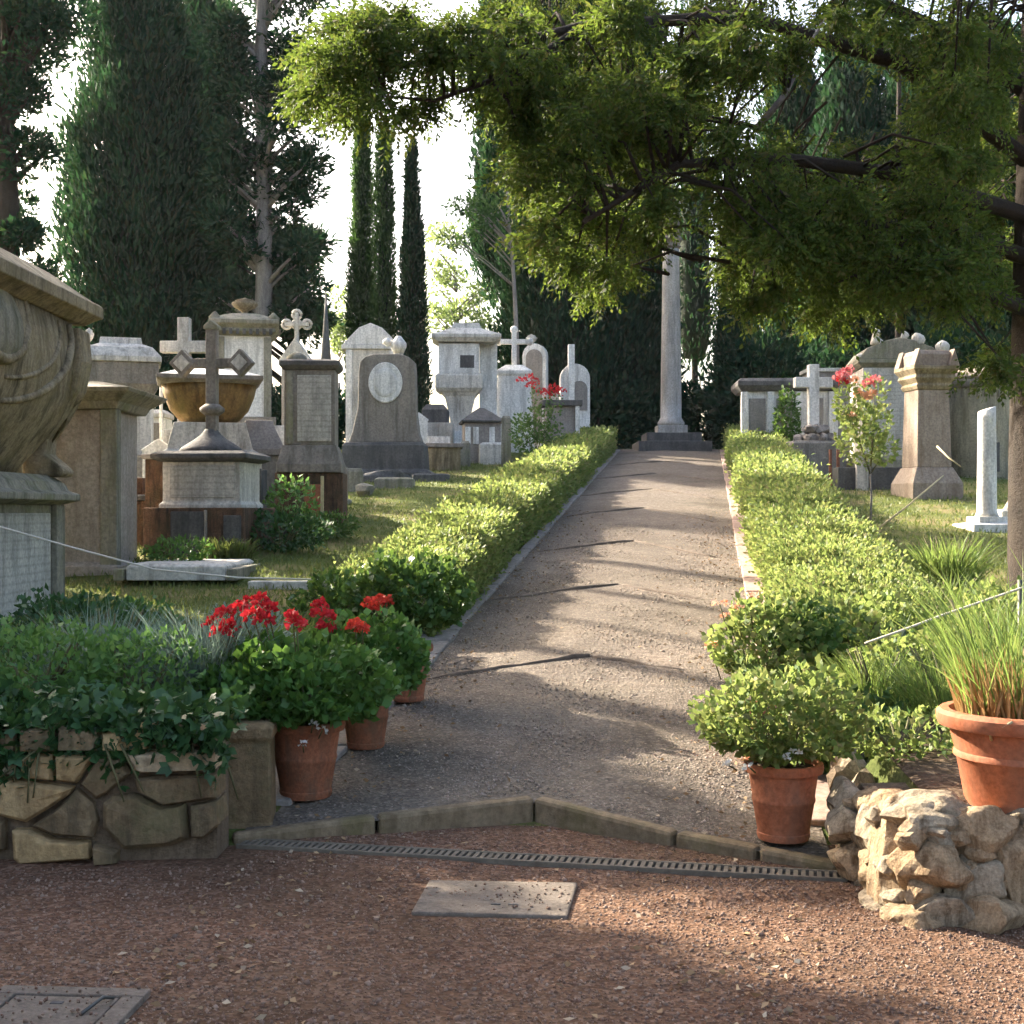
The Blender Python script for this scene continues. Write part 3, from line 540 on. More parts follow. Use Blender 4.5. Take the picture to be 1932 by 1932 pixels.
box(t, 'wall', M['brick'], X(478), X(560), -.2, .3, -.1, Z(968)); box(t, 'pier', M['dark'], X(470), X(498), -.26, .34, -.1, Z(885)); box(t, 'rubble', M['dark'], X(505), X(545), -.3, .1, -.1, Z(1000))

# tub sarcophagus behind the cross
t, X, Z, s = tomb('tub_tomb', 'brown mossy tub-shaped tomb with pale lid behind the grey cross', 395, 19.4, rz=14)
loft(t, 'pedestal', M['pale'], [(.72,.55,-.1),(.72,.55,Z(860)),(.6,.45,Z(850)),(.5,.4,Z(800))])
b = MB(); b.rings([[(w*math.cos(2*math.pi*i/20)*(1.0), d*math.sin(2*math.pi*i/20), z) for i in range(20)] for w, d, z in ((.30,.25,Z(802)),(.42,.34,Z(795)),(.56,.44,Z(775)),(.64,.52,Z(750)),(.68,.55,Z(728)))]); b.build('tub', M['ochre'], t, True)
loft(t, 'rim', M['grey'], [(.68,.56,Z(728)),(.74,.62,Z(722)),(.74,.62,Z(714))]); loft(t, 'lid', M['white'], [(.70,.58,Z(714)+.002),(.44,.34,Z(702)),(.1,.1,Z(697))])
t, X, Z, s = tomb('hipped_tomb', 'low grey tomb with sloping hipped lid between the brown tub tomb and grey pillar', 488, 20.4, rz=12)
loft(t, 'body', M['grey'], [(.32,.5,-.1),(.32,.5,Z(862))]); loft(t, 'lid', M['slab'], [(.38,.58,Z(862)+.002),(.38,.58,Z(850)),(.24,.4,Z(812)),(.2,.3,Z(795))])
t, X, Z, s = tomb('cross_monument', 'pale stone cross with thick square arms behind the diamond-ended cross', 348, 23)
loft(t, 'base', M['pale'], [(.5,.4,-.1),(.5,.4,.4),(.3,.26,.5),(.3,.26,1.1)]); cross(t, M['pale'], 0, Z(655), Z(600), X(392), .2, .2, 1.102)
t, X, Z, s = tomb('chest_tomb', 'pale lidded sarcophagus on a tapering foot seen over the pinkish pillar', 228, 22, rz=16)
loft(t, 'base', M['pale'], [(.7,.5,-.1),(.7,.5,.5),(.5,.4,.56),(.45,.36,Z(745))])
loft(t, 'body', M['grey'], [(.52,.42,Z(745)+.002),(.60,.5,Z(728)),(.60,.5,Z(688))]); loft(t, 'lid', M['pale'], [(.64,.54,Z(688)+.002),(.64,.54,Z(678)),(.5,.44,Z(660)),(.34,.28,Z(652)),(.32,.26,Z(640))])
b = MB(); b.lathe(urn(.08,.3,Z(655)), 12, -.5, 0); b.build('finial', M['pale'], t, True)
for u, v, D, w, h, lab in ((262, 760, 25, 40, 90, 'bluish white box tomb low behind the brick enclosure'), (300, 782, 27, 36, 60, 'small white carved headstone behind the brown tub tomb')):
    t, X, Z, s = tomb('box_tomb', lab, u, D); loft(t, 'body', M['white'], [(w*s*.5,.3,-.1),(w*s*.5,.3,Z(v+8))]); loft(t, 'cap', M['pale'], [(w*s*.56,.36,Z(v+8)+.002),(w*s*.56,.36,Z(v)),(w*s*.3,.2,Z(v-8))]); box(t, 'panel', M['grey'], -w*s*.32, w*s*.32, -.33, -.295, Z(v+50), Z(v+18))
t, X, Z, s = tomb('white_pole', 'thin white upright marker post beside the lidded sarcophagus', 304, 24, 'post'); MB().lathe([(.03,-.1),(.03,Z(740)),(.02,Z(715))], 8).build('post', M['white'], t, True)

# tall aedicule with urn
t, X, Z, s = tomb('aedicule_tomb', 'tall pale square shrine tomb with dark mossy cornice and urn on top', 462, 26, rz=10)
loft(t, 'base', M['grey'], [(.72,.7,-.1),(.72,.7,Z(850)),(.60,.58,Z(835)),(.60,.58,Z(790))]); loft(t, 'body', M['white'], [(.50,.50,Z(790)+.002),(.50,.50,Z(640))])
loft(t, 'cornice', M['mossg'], [(.50,.50,Z(640)+.002),(.60,.60,Z(632)),(.58,.58,Z(626)),(.66,.66,Z(618)),(.66,.66,Z(611)),(.4,.4,Z(600)),(.22,.22,Z(594))])
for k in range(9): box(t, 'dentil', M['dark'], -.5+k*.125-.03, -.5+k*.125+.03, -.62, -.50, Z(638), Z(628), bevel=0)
b = MB(); b.lathe(urn(.26,.34,Z(595)), 14); b.build('urn', M['moss'], t, True)
for sx in (-1, 1): box(t, 'pilaster', M['mossg'], sx*.44-.07, sx*.44+.07, -.535, -.49, Z(790), Z(642))
b = MB(); b.lathe([(.1,Z(612)),(.12,Z(606)),(.02,Z(596))], 8, -.55, -.5); b.build('corner_ornament', M['mossg'], t, True); b = MB(); b.lathe([(.1,Z(612)),(.12,Z(606)),(.02,Z(596))], 8, .55, -.5); b.build('corner_ornament', M['mossg'], t, True)

t, X, Z, s = tomb('gothic_cross', 'small openwork gothic cross on a pointed gable behind the grey pillar tomb', 560, 30)
loft(t, 'body', M['pink'], [(.3,.25,-.1),(.3,.25,Z(680))]); MB().extr([(-.36,Z(682)),(.36,Z(682)),(0,Z(640))], -.28, .28).build('gable', M['pale'], t, bevel=.01)
cz = Z(612); c = cross(t, M['pale'], 0, cz, Z(590), .27, .09, .12, Z(646))
for px, pz in ((0,.22),(.23,0),(-.23,0),(0,0)):
    pts = [(px+.1*math.cos(2*math.pi*i/12), 0, cz+pz+.1*math.sin(2*math.pi*i/12)) for i in range(13)]; MB().tube(pts, .035, 6).build('ring', M['pale'], c, True)
t, X, Z, s = tomb('dark_spire', 'thin dark pointed iron spire beyond the grey pillar tomb', 615, 30, 'spire'); b = MB(); b.lathe([(.14,-.1),(.14,Z(700)),(.1,Z(660)),(.05,Z(600)),(.005,Z(548))], 8); b.build('spire', M['iron'], t, True)

# grey pillar tomb on brick
t, X, Z, s = tomb('pillar_tomb', 'grey inscribed pillar tomb with flaring foot standing on a ruined brick base', 588, 18.5, rz=3)
box(t, 'brick_base', M['brick'], X(525), X(650), -.35, .5, -.1, Z(893))
loft(t, 'foot', M['grey'], [(.44,.40,Z(893)+.002),(.44,.40,Z(878)),(.38,.34,Z(850)),(.36,.32,Z(842))]); loft(t, 'shaft', M['grey'], [(.345,.30,Z(842)+.002),(.345,.30,Z(702))])
box(t, 'inscription_panel', M['inscr'], X(565), X(628), -.318, -.295, Z(835), Z(712)); box(t, 'pilaster', M['mossg'], X(545), X(558), -.325, -.295, Z(840), Z(704))
loft(t, 'cap', M['dark'], [(.36,.32,Z(702)+.002),(.41,.37,Z(694)),(.41,.37,Z(686)),(.34,.3,Z(682))])
b = MB(); b.lathe([(.16,Z(683)),(.13,Z(672)),(.03,Z(664))], 8, X(560), 0); b.build('carved_top', M['mossg'], t, True)
t, X, Z, s = tomb('stake', 'pale thin metal stake against the brick base of the grey pillar tomb', 608, 17.8, 'stake'); box(t, 'bar', M['cane'], -.02, .02, -.02, .02, -.1, Z(898), bevel=.004)
t, X, Z, s = tomb('rusty_sheet', 'rusty reddish metal sheet leaning against the brick tomb base', 592, 17.95, 'sheet', rz=-20); box(t, 'sheet', M['rust'], -.14, .1, -.015, .015, -.05, .62, bevel=.003)

for u, D, w, hgt, lab, mt, kind in ((455, 16.9, .20, .75, 'short dark leaning headstone close beside the domed cross tomb', 'dark', 'arch'), (520, 21.6, .24, 1.25, 'narrow pale headstone squeezed behind the grey pillar tomb foot', 'pale', 'box'), (668, 23.2, .16, .42, 'small rough stone stump on the lawn before the disc stele', 'mossg', 'box'), (640, 21.4, .13, .62, 'thin brown stone post beside the brick base on the lawn side', 'brown', 'box'), (745, 23.8, .34, .2, 'flat mossy grave edging in the lawn before the disc stele', 'mossg', 'box'), (812, 25.4, .36, .16, 'low dark grave kerb on the lawn near the ochre-panelled chest', 'dark', 'box'), (300, 19.5, .22, 1.15, 'white small gabled headstone glimpsed left of the brown tub tomb', 'white', 'gable'), (262, 21.0, .26, .8, 'bluish grey low headstone behind the broken brick enclosure', 'slab', 'arch'), (600, 24.0, .2, 1.0, 'pinkish narrow headstone between the pillar tomb and disc stele', 'pink', 'arch'), (790, 30.0, .2, 1.1, 'slim white headstone between the disc stele and white shrine', 'white', 'gable'), (940, 34.5, .22, 1.5, 'grey round-topped headstone right behind the white shrine pier', 'slab', 'arch'), (1045, 36.0, .25, 1.7, 'shaded pale headstone between the two white round-topped steles', 'pale', 'gable')):
    t, X, Z, s = tomb('headstone', lab, u, D, 'headstone', rz=rnd.uniform(-9, 9))
    if kind == 'arch': MB().extr(arch(w, -.1, hgt-w), -.09, .09).build('slab', M[mt], t, bevel=.015)
    elif kind == 'gable': MB().extr([(-w,-.1),(w,-.1),(w,hgt-.2),(w*1.12,hgt-.17),(0,hgt),(-w*1.12,hgt-.17),(-w,hgt-.2)], -.1, .1).build('slab', M[mt], t, bevel=.012)
    else: loft(t, 'slab', M[mt], [(w,w*.8,-.1),(w*.97,w*.75,hgt*.85),(w*.8,w*.6,hgt)], bevel=.015)
    if hgt > .5: loft(t, 'foot', M['mossg'], [(w*1.35,.2,-.1),(w*1.35,.2,.08),(w*1.15,.16,.11)], bevel=.012)
# pediment stele, disc stele
t, X, Z, s = tomb('pediment_stele', 'tall white stele with triangular pediment behind the clock-like grey stele', 700, 30, rz=4)
box(t, 'body', M['pale'], X(655), X(745), -.3, .3, -.1, Z(662)); box(t, 'cornice', M['white'], X(646), X(755), -.36, .36, Z(662)+.002, Z(654)); MB().extr([(X(648),Z(654)+.002),(X(753),Z(654)+.002),(X(722),Z(622)),(X(700),Z(613)),(X(678),Z(622))], -.34, .34).build('pediment', M['white'], t, bevel=.012)
for u in (660, 740): box(t, 'pilaster', M['white'], X(u-6), X(u+6), -.34, -.29, .2, Z(663))
t, X, Z, s = tomb('disc_stele', 'broad grey stele with concave sides bearing a white marble disc', 728, 26.4, rz=-2)
loft(t, 'base', M['dark'], [(.95,.5,-.3),(.95,.5,Z(893)),(.83,.42,Z(886)),(.80,.40,Z(842)),(.76,.36,Z(836))])
out = [(X(660),Z(836)+.002),(X(798),Z(836)+.002),(X(792),Z(818)),(X(787),Z(780)),(X(785),Z(700)),(X(783),Z(684)),(X(772),Z(675)),(X(756),Z(670)),(X(708),Z(670)),(X(692),Z(675)),(X(682),Z(684)),(X(680),Z(700)),(X(678),Z(770)),(X(668),Z(815))]
MB().extr(out, -.22, .22).build('slab', M['grey'], t, bevel=.02)
b = MB(); b.lathe([(.40,0),(.40,.03),(.38,.045),(.365,.04)], 32); d = b.build('disc', M['white'], t); d.rotation_euler = (math.radians(90), 0, 0); d.location = (X(730), -.215, Z(724)); d.scale = (.84, 1, 1)
b = MB(); b.lathe([(.30,.03),(.28,.05),(.2,.045)], 24); e = b.build('carved_relief', M['white'], d, True)
t, X, Z, s = tomb('ball_finial', 'small white knotted finial peeping over the disc stele', 752, 28.5, 'ornament'); box(t, 'shaft', M['pale'], -.1, .1, -.1, .1, -.1, Z(668)); b = MB(); b.lathe([(.1,Z(668)),(.17,Z(655)),(.17,Z(648)),(.05,Z(634))], 10, 0, 0); b.build('knot', M['white'], t, True); b = MB(); b.lathe([(.0,Z(655)),(.1,Z(648)),(.1,Z(642)),(.0,Z(636))], 8, -.24, 0); b.build('knot', M['white'], t, True)

# white shrine on tapering foot
t, X, Z, s = tomb('shrine_tomb', 'tall white shrine tomb on a tapering foot with square rear pier', 880, 32, rz=2)
loft(t, 'base', M['white'], [(.75,.6,-.1),(.75,.6,Z(850)),(.6,.5,Z(835)),(.6,.5,Z(815))]); loft(t, 'tapering_foot', M['pale'], [(.22,.25,Z(815)+.002),(.24,.28,Z(790)),(.36,.36,Z(750)),(.44,.42,Z(742))], X(868))
box(t, 'rear_pier', M['white'], X(905), X(938), .0, .5, Z(815), Z(648)); loft(t, 'lower_cornice', M['pale'], [(.46,.44,Z(742)+.002),(.56,.5,Z(735)),(.56,.5,Z(712)),(.5,.46,Z(708))], X(866))
box(t, 'chest', M['white'], X(828), X(904), -.45, .45, Z(708)+.002, Z(652)); box(t, 'facing', M['dark'], X(868), X(895), -.455, -.43, Z(698), Z(674)); loft(t, 'cornice', M['pale'], [(.66,.55,Z(650)),(.82,.62,Z(642)),(.82,.62,Z(636)),(.4,.36,Z(624)),(.36,.3,Z(622)),(.3,.26,Z(612))], X(880))
t, X, Z, s = tomb('hut_tomb', 'small tomb with dark hipped roof like a little house by the lawn', 908, 30, rz=6)
loft(t, 'body', M['slab'], [(.40,.45,-.1),(.40,.45,Z(800))]); loft(t, 'roof', M['dark'], [(.46,.52,Z(800)+.002),(.48,.54,Z(796)),(.2,.24,Z(778)),(.05,.08,Z(770))])
for u in (880, 895, 925): box(t, 'panel', M['white'], X(u-5), X(u+5), -.475, -.44, Z(840), Z(808), bevel=.004)
loft(t, 'step', M['pale'], [(.3,.2,-.1),(.3,.2,Z(842)),(.24,.16,Z(838))], X(925), -.62)
for u, lab in ((878, 'short weathered stone post in front of the little hipped-roof tomb'), (955, 'slender stone post right beside the little hipped-roof tomb')):
    t, X, Z, s = tomb('stone_post', lab, u, 28.5, 'post'); top = Z(832) if u == 878 else Z(785); loft(t, 'post', M['mossg'], [(.11,.11,-.1),(.1,.1,top-.05),(.07,.07,top)])
t, X, Z, s = tomb('chest_tomb', 'low chest tomb with ochre side panel and pale slab top beside the disc stele', 838, 27.6, rz=4)
box(t, 'body', M['moss'], X(808), X(868), -.35, .35, -.1, Z(846)); box(t, 'slab', M['slab'], X(803), X(873), -.42, .42, Z(846)+.002, Z(838)); box(t, 'rear_block', M['white'], X(806), X(850), .3, .7, -.1, Z(822))
t, X, Z, s = tomb('box_tomb', 'dark grey box tomb in shade behind the ochre-panelled chest', 822, 31); loft(t, 'body', M['dark'], [(.3,.4,-.1),(.3,.4,Z(775)),(.2,.3,Z(765))]); loft(t, 'base', M['pale'], [(.42,.5,-.1),(.42,.5,Z(800))])
t, X, Z, s = tomb('cross_monument', 'white cross with lobed arm ends on a tapering stepped pedestal', 970, 33)
loft(t, 'pedestal', M['white'], [(.5,.45,-.1),(.46,.42,Z(790)),(.40,.36,Z(712)),(.44,.4,Z(708)),(.44,.4,Z(702)),(.2,.2,Z(690))]); c = cross(t, M['white'], 0, Z(645), Z(625), .36, .12, .14, Z(692))
for px, v in ((.38,645),(-.38,645),(0,622)): b = MB(); vv, ff = ICO2; b.add([(p[0]*.1+px, p[1]*.08, p[2]*.1+Z(v)) for p in vv], ff); b.build('lobe', M['white'], c, True)
t, X, Z, s = tomb('arched_stele', 'white round-topped stele leaning behind the lobed cross', 1010, 35, rz=-14)
MB().extr(arch(.32, -.1, Z(672), cx=0), -.14, .14).build('slab', M['white'], t, bevel=.02); MB().extr(arch(.22, .4, Z(676)), -.165, -.142).build('inset', M['slab'], t); b = MB(); b.lathe(urn(.16,.3,Z(652)), 10, -.1); b.build('draped_urn', M['pale'], t, True)
t, X, Z, s = tomb('arched_stele', 'broad white round-headed stele with dark carved recess and square post', 1084, 33, rz=4)
MB().extr(arch(X(1112), -.1, Z(715)), -.16, .16).build('slab', M['white'], t, bevel=.02); MB().extr(arch(.2, Z(775), Z(735), cx=.1), -.185, -.162).build('carved_recess', M['slab'], t)
box(t, 'square_post', M['white'], X(1070), X(1082), -.26, -.14, -.1, Z(652), bevel=.01)
t, X, Z, s = tomb('chest_tomb', 'white chest tomb with overhanging dark slab behind the red roses', 1058, 30.5, rz=5)
box(t, 'body', M['slab'], X(1028), X(1086), -.3, .3, -.1, Z(768)); box(t, 'slab', M['dark'], X(1020), X(1095), -.4, .4, Z(768)+.002, Z(757)); box(t, 'leg', M['white'], X(1082), X(1090), -.37, -.3, -.1, Z(768))
for u, lab in ((645, 'broken stone stump at the left foot of the disc stele'), (690, 'small pale rock lying before the disc stele')):
    t, X, Z, s = tomb('rock', lab, u, 24.5 if u < 650 else 22.5, 'rock'); vv, ff = rock(RNG, .22, .2, .3 if u < 650 else .2, 2); MB().add([(p[0],p[1],p[2]+.1) for p in vv], ff).build('stone', M['mossg'], t)
t, X, Z, s = tomb('rock', 'dark weathered rubble lump under the base of the disc stele', 720, 25.0, 'rock'); vv, ff = rock(RNG, .6, .3, .24, 3); MB().add([(p[0],p[1],p[2]+.05) for p in vv], ff).build('stone', M['dark'], t)

# column at the head of the path
t, X, Z, s = tomb('column_monument', 'tall slender grey stone column closing the view at the top of the path', 1266, 33.5, 'column')
b = MB(); zt = Z(470); b.lathe([(.33,.62),(.34,.70),(.30,.76),(.27,.82)] + [(.265-.06*(k/10)**1.3, .82+(zt-.82)*k/10) for k in range(11)], 28); b.build('shaft', M['column'], t, True)
loft(t, 'stepped_base', M['dark'], [(.9,.9,-.3),(.9,.9,.2),(.68,.68,.21),(.68,.68,.42)]); loft(t, 'plinth', M['column'], [(.37,.37,.422),(.37,.37,.62)])
b = MB(); b.lathe([(.215,zt),(.26,zt+.06),(.22,zt+.1),(.22,zt+.16),(.28,zt+.2),(.28,zt+.27),(.24,zt+.3)], 24); b.build('capital', M['grey'], t, True)
b = MB(); b.lathe([(.24,zt+.3),(.23,zt+.8),(.2,zt+1.2),(.12,zt+1.55),(.05,zt+1.75)], 16); b.build('cap_stone', M['grey'], t, True)
cross(t, M['grey'], 0, zt+2.35, zt+2.7, .34, .13, .13, zt+1.6)

# tombs on the sunny side
t, X, Z, s = tomb('chest_tomb', 'long white chest tomb with dark moulded slab beyond the sunlit hedge', 1480, 30, rz=-3)
box(t, 'body', M['white'], X(1402), X(1572), -.5, .5, -.1, Z(742)); loft(t, 'slab', M['dark'], [(1.03,.58,Z(742)+.002),(1.12,.68,Z(732)),(1.12,.68,Z(724)),(1.05,.6,Z(718))])
for u in (1400, 1448, 1500, 1560): box(t, 'pilaster', M['white'], X(u-6), X(u+6), -.58, -.495, .0, Z(743))
for u in (1424, 1474, 1530): box(t, 'panel', M['slab'], X(u-15), X(u+15), -.53, -.497, .25, Z(755)); 
t, X, Z, s = tomb('box_tomb', 'low grey tomb block rising behind the white cross', 1560, 32); box(t, 'body', M['slab'], -.5, .5, -.4, .4, -.1, Z(705)); box(t, 'slab', M['pale'], -.56, .56, -.46, .46, Z(705)+.002, Z(698))
t, X, Z, s = tomb('cross_monument', 'plain white latin cross on a rockwork mound and mossy block', 1534, 26, rz=4)
loft(t, 'block', M['grey'], [(.52,.45,-.1),(.52,.45,Z(838)),(.48,.4,Z(833))]); cross(t, M['white'], 0, Z(722), Z(688), X(1570), .2, .18, Z(806))
for k in range(14):
    vv, ff = rock(RNG, RNG.uniform(.1,.17), RNG.uniform(.1,.16), RNG.uniform(.09,.14), 2); c = (RNG.uniform(-.36,.36), RNG.uniform(-.28,.2), Z(833)+.06+(.16 if k > 8 else 0)); c = (c[0]*(.5 if k > 8 else 1), c[1], c[2]); MB().add([(p[0]+c[0],p[1]+c[1],p[2]+c[2]) for p in vv], ff).build('stone', M['slab'], t)
t, X, Z, s = tomb('mausoleum_tomb', 'large white panelled tomb with carved mossy pediment and corner knobs', 1684, 26, rz=-4)
loft(t, 'base', M['mossg'], [(.86,.8,-.2),(.86,.8,Z(870)),(.76,.7,Z(862))]); loft(t, 'body', M['pale'], [(.70,.66,Z(862)+.002),(.70,.66,Z(700))]); loft(t, 'cornice', M['mossg'], [(.72,.68,Z(700)+.002),(.80,.76,Z(692)),(.80,.76,Z(686))])
MB().extr([(-.8,Z(686)+.002),(.8,Z(686)+.002),(.62,Z(664)),(.25,Z(650)),(0,Z(645)),(-.25,Z(650)),(-.62,Z(664))], -.7, .7).build('pediment', M['mossg'], t, bevel=.02)
for px, pv, r in ((-.74,686,.12),(.74,686,.12),(-.45,655,.14),(-.42,640,.09),(.35,654,.13),(.1,646,.1)): vv, ff = rock(RNG, r, r, r*1.1, 2); MB().add([(p[0]+px,p[1]-.6,p[2]+Z(pv)+.05) for p in vv], ff).build('carved_knob', M['pale'], t, True)
for u in (1625, 1745): box(t, 'pilaster', M['pale'], X(u-9), X(u+9), -.72, -.65, Z(862), Z(701))
box(t, 'panel', M['inscr'], X(1642), X(1728), -.685, -.655, Z(850), Z(712))
t, X, Z, s = tomb('kerb_wall', 'low dark mossy stone kerb in front of the white panelled tomb', 1640, 23.6, 'wall', rz=-3); box(t, 'wall', M['dark'], X(1578), X(1705), -.2, .3, -.1, Z(882)); box(t, 'block', M['pale'], X(1610), X(1632), -.3, -.15, -.1, Z(860))
t, X, Z, s = tomb('rusty_post', 'pair of rust-brown iron posts at the corner of the dark kerb', 1574, 24.4, 'post')
for dx in (-.07, .07): MB().box(dx-.025, dx+.025, -.025, .025, -.1, Z(848)).build('post', M['rust'], t, bevel=.004)

t, X, Z, s = tomb('pillar_tomb', 'brown sandstone pillar with wide splayed foot and stepped capital on the lawn', 1748, 21.9, rz=8)
loft(t, 'foot', M['brown'], [(.43,.43,-.1),(.43,.43,.24),(.31,.31,.5)]); loft(t, 'shaft', M['brown'], [(.295,.295,.502),(.265,.265,Z(738))]); 
loft(t, 'capital', M['moss'], [(.28,.28,Z(738)+.002),(.31,.31,Z(730)),(.29,.29,Z(726)),(.35,.35,Z(716)),(.33,.33,Z(710)),(.39,.39,Z(700)),(.39,.39,Z(694))])
loft(t, 'pyramid_cap', M['brown'], [(.31,.31,Z(694)+.002),(.31,.31,Z(672)),(.26,.26,Z(664))])
for sx in (-1, 1):
    for sy in (-1, 1): o = MB().extr([(-.09,0),(.09,0),(0,.28)], -.09, .09).build('corner_horn', M['brown'], t, bevel=.01); o.location = (sx*.30, sy*.30, Z(694))
t, X, Z, s = tomb('ball_finial', 'pale round knob showing behind the brown pillar capital', 1778, 25.2, 'ornament'); b = MB(); b.lathe([(.1,-.1),(.1,Z(672)),(.06,Z(668)),(.13,Z(660)),(.14,Z(652)),(.08,Z(645)),(.01,Z(642))], 12); b.build('knob', M['pale'], t, True)
t, X, Z, s = tomb('drum_tomb', 'wide round pale drum tomb with shallow conical roof and fringe of streaks', 1842, 26)
b = MB(); b.lathe([(.66,-.2),(.66,Z(738)),(.68,Z(737))], 32); b.build('wall', M['pale'], t, True); b = MB(); b.lathe([(.70,Z(737)+.002),(.74,Z(732)),(.74,Z(722)),(.70,Z(718))], 32); b.build('frieze', M['grey'], t, True); b = MB(); b.lathe([(.74,Z(718)+.002),(.72,Z(714)),(.4,Z(700)),(.1,Z(692)),(.02,Z(690))], 32); b.build('roof', M['brown'], t, True)
for k in range(30):
    a = 2*math.pi*k/30; o = MB().box(-.012,.012,-.02,.02,Z(754),Z(737)).build('dentil', M['grey'], t); o.location = (.675*math.cos(a), .675*math.sin(a), 0); o.rotation_euler[2] = a
b = MB(); b.box(-.2,.2,-.70,-.5,.1,Z(838)); b.build('doorway', M['dark'], t); 
t, X, Z, s = tomb('broken_column', 'bright white slanting-topped broken column on a square base in the grass', 1862, 17.9, 'column', rz=6)
loft(t, 'base', M['white'], [(.34,.34,-.1),(.34,.34,.10),(.2,.2,.12),(.2,.2,.2)]); b = MB(); b.lathe([(.16,.2),(.14,.25),(.13,.3),(.118,Z(790)),(.115,Z(772))], 20); o = b.build('shaft', M['white'], t, True)
for v in o.data.vertices:
    if v.co.z > Z(775): v.co.z += v.co.x*.35
t, X, Z, s = tomb('leaning_slab', 'broken reddish stone slab leaning behind the white broken column', 1895, 19.2, 'slab', rz=12); o = MB().extr([(-.1,0),(.35,0),(.4,.5),(.22,.95),(.1,.6)], -.05, .05).build('slab', M['pink'], t, bevel=.01); o.rotation_euler = (0, .25, 0)
t, X, Z, s = tomb('grave_slab', 'pale square footing slab under the tree behind the broken column', 1905, 18.6, 'grave'); loft(t, 'slab', M['pale'], [(.3,.25,-.05),(.3,.25,.22),(.26,.2,.25)], .1)
# canes on the lawn
for a, c, lab in (((1645,1006,16.8),(1780,897,17.2),'long dry cane leaning across the lawn towards the brown pillar'), ((1768,842,18),(1812,880,17.6),'short dry cane poking up before the round drum tomb')):
    p, q = W3(*a), W3(*c); o = MB().tube([p-p, (q-p)*.5+Vector((0,0,-.02)), q-p], [.014,.012,.009], 6).build('garden_cane', M['cane'], None, True, loc=p); tag(o, lab, 'cane')

# ------------------------------------------------------------------ hedges
def shell(rng, n, up=.45):
    """random directions with their mass on the outside of a ball"""
    d = nrm(rng.normal(size=(n,3))); r = 1 - np.abs(rng.normal(size=n))*.16; return d, d*np.clip(r, .3, 1.06)[:,None]
def foliage(parent, Q, mat, name='foliage'):
    o = obj(name, qmesh(name, Q - np.array(parent.location, dtype=float)), mat, parent); o['kind'] = 'stuff'; return o
def hedge(label, lat0, lat1, Y0, Y1, h, n, mat, side):
    mid = (Y0+Y1)/2; t = thing('box_hedge', label, 'hedge', (float(Xc(mid)+(lat0+lat1)/2), mid, float(hp(mid))), group=None); loc = np.array(t.location)
    rng = np.random.default_rng(int(abs(lat0)*100)); a = rng.random(n); Y = Y0 + (Y1-Y0)*a**1.55
    bump_ = 1 + .04*np.sin(Y*1.9+side) + .035*np.sin(Y*4.3+1) + .03*np.sin(Y*9.1)
    w = (lat1-lat0)/2*(1+.035*np.sin(Y*2.7)); c = (lat0+lat1)/2 + .03*np.sin(Y*1.1)
    k = 1 - np.abs(rng.normal(size=n))*.09
    tp = rng.random(n) < .62; qx = rng.uniform(-1, 1, n); qz = rng.random(n)**.8; sg = np.where(rng.random(n) < .5, -1, 1)
    cx = np.where(tp, qx, sg*(1-.22*qz**5)); cz = np.where(tp, 1-.2*np.abs(qx)**5, qz); th = np.arctan2(cz-.45, cx)
    lump = 1 + .035*np.sin(Y*7+th*3) + .035*np.sin(Y*13-th*5) + .09*np.abs(rng.normal(size=n))*(rng.random(n) < .25)
    px = c + w*cx*k*lump; pz = h*bump_*np.maximum(cz*k*lump, .02)
    endc = sstep(Y0-.02, Y0+.35, Y)*.35+.65; pz *= endc
    X = Xc(Y) + px; P = np.stack([X, Y, hp(Y)+.02+pz], 1)
    D = np.stack([np.cos(th)*.6, rng.normal(size=n)*.5, np.sin(th)*.5+.5], 1) + rng.normal(size=(n,3))*.45
    sz = np.clip(Y/14, .8, 1.4); foliage(t, leaves(P, D, .048*sz, .03*sz, .25, rng), mat)
    m = MB(); ys_ = np.linspace(Y0+.12, Y1-.1, 40)
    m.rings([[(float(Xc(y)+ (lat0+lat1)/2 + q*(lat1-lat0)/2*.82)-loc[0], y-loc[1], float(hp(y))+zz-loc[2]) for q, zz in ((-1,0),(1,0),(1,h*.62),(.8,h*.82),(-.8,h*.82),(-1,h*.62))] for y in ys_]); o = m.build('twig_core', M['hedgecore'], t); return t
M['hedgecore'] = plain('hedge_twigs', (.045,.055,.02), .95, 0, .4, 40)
hedge('clipped hedge with dark shaded side along the path below the white tombs', -2.28, -1.34, 10.9, 33.2, .52, 95000, M['hedge'], 0)
hedge('bright sunlit clipped hedge along the path on the brown pillar side', 1.42, 2.55, 9.2, 33.0, .55, 110000, M['hedge'], 2)

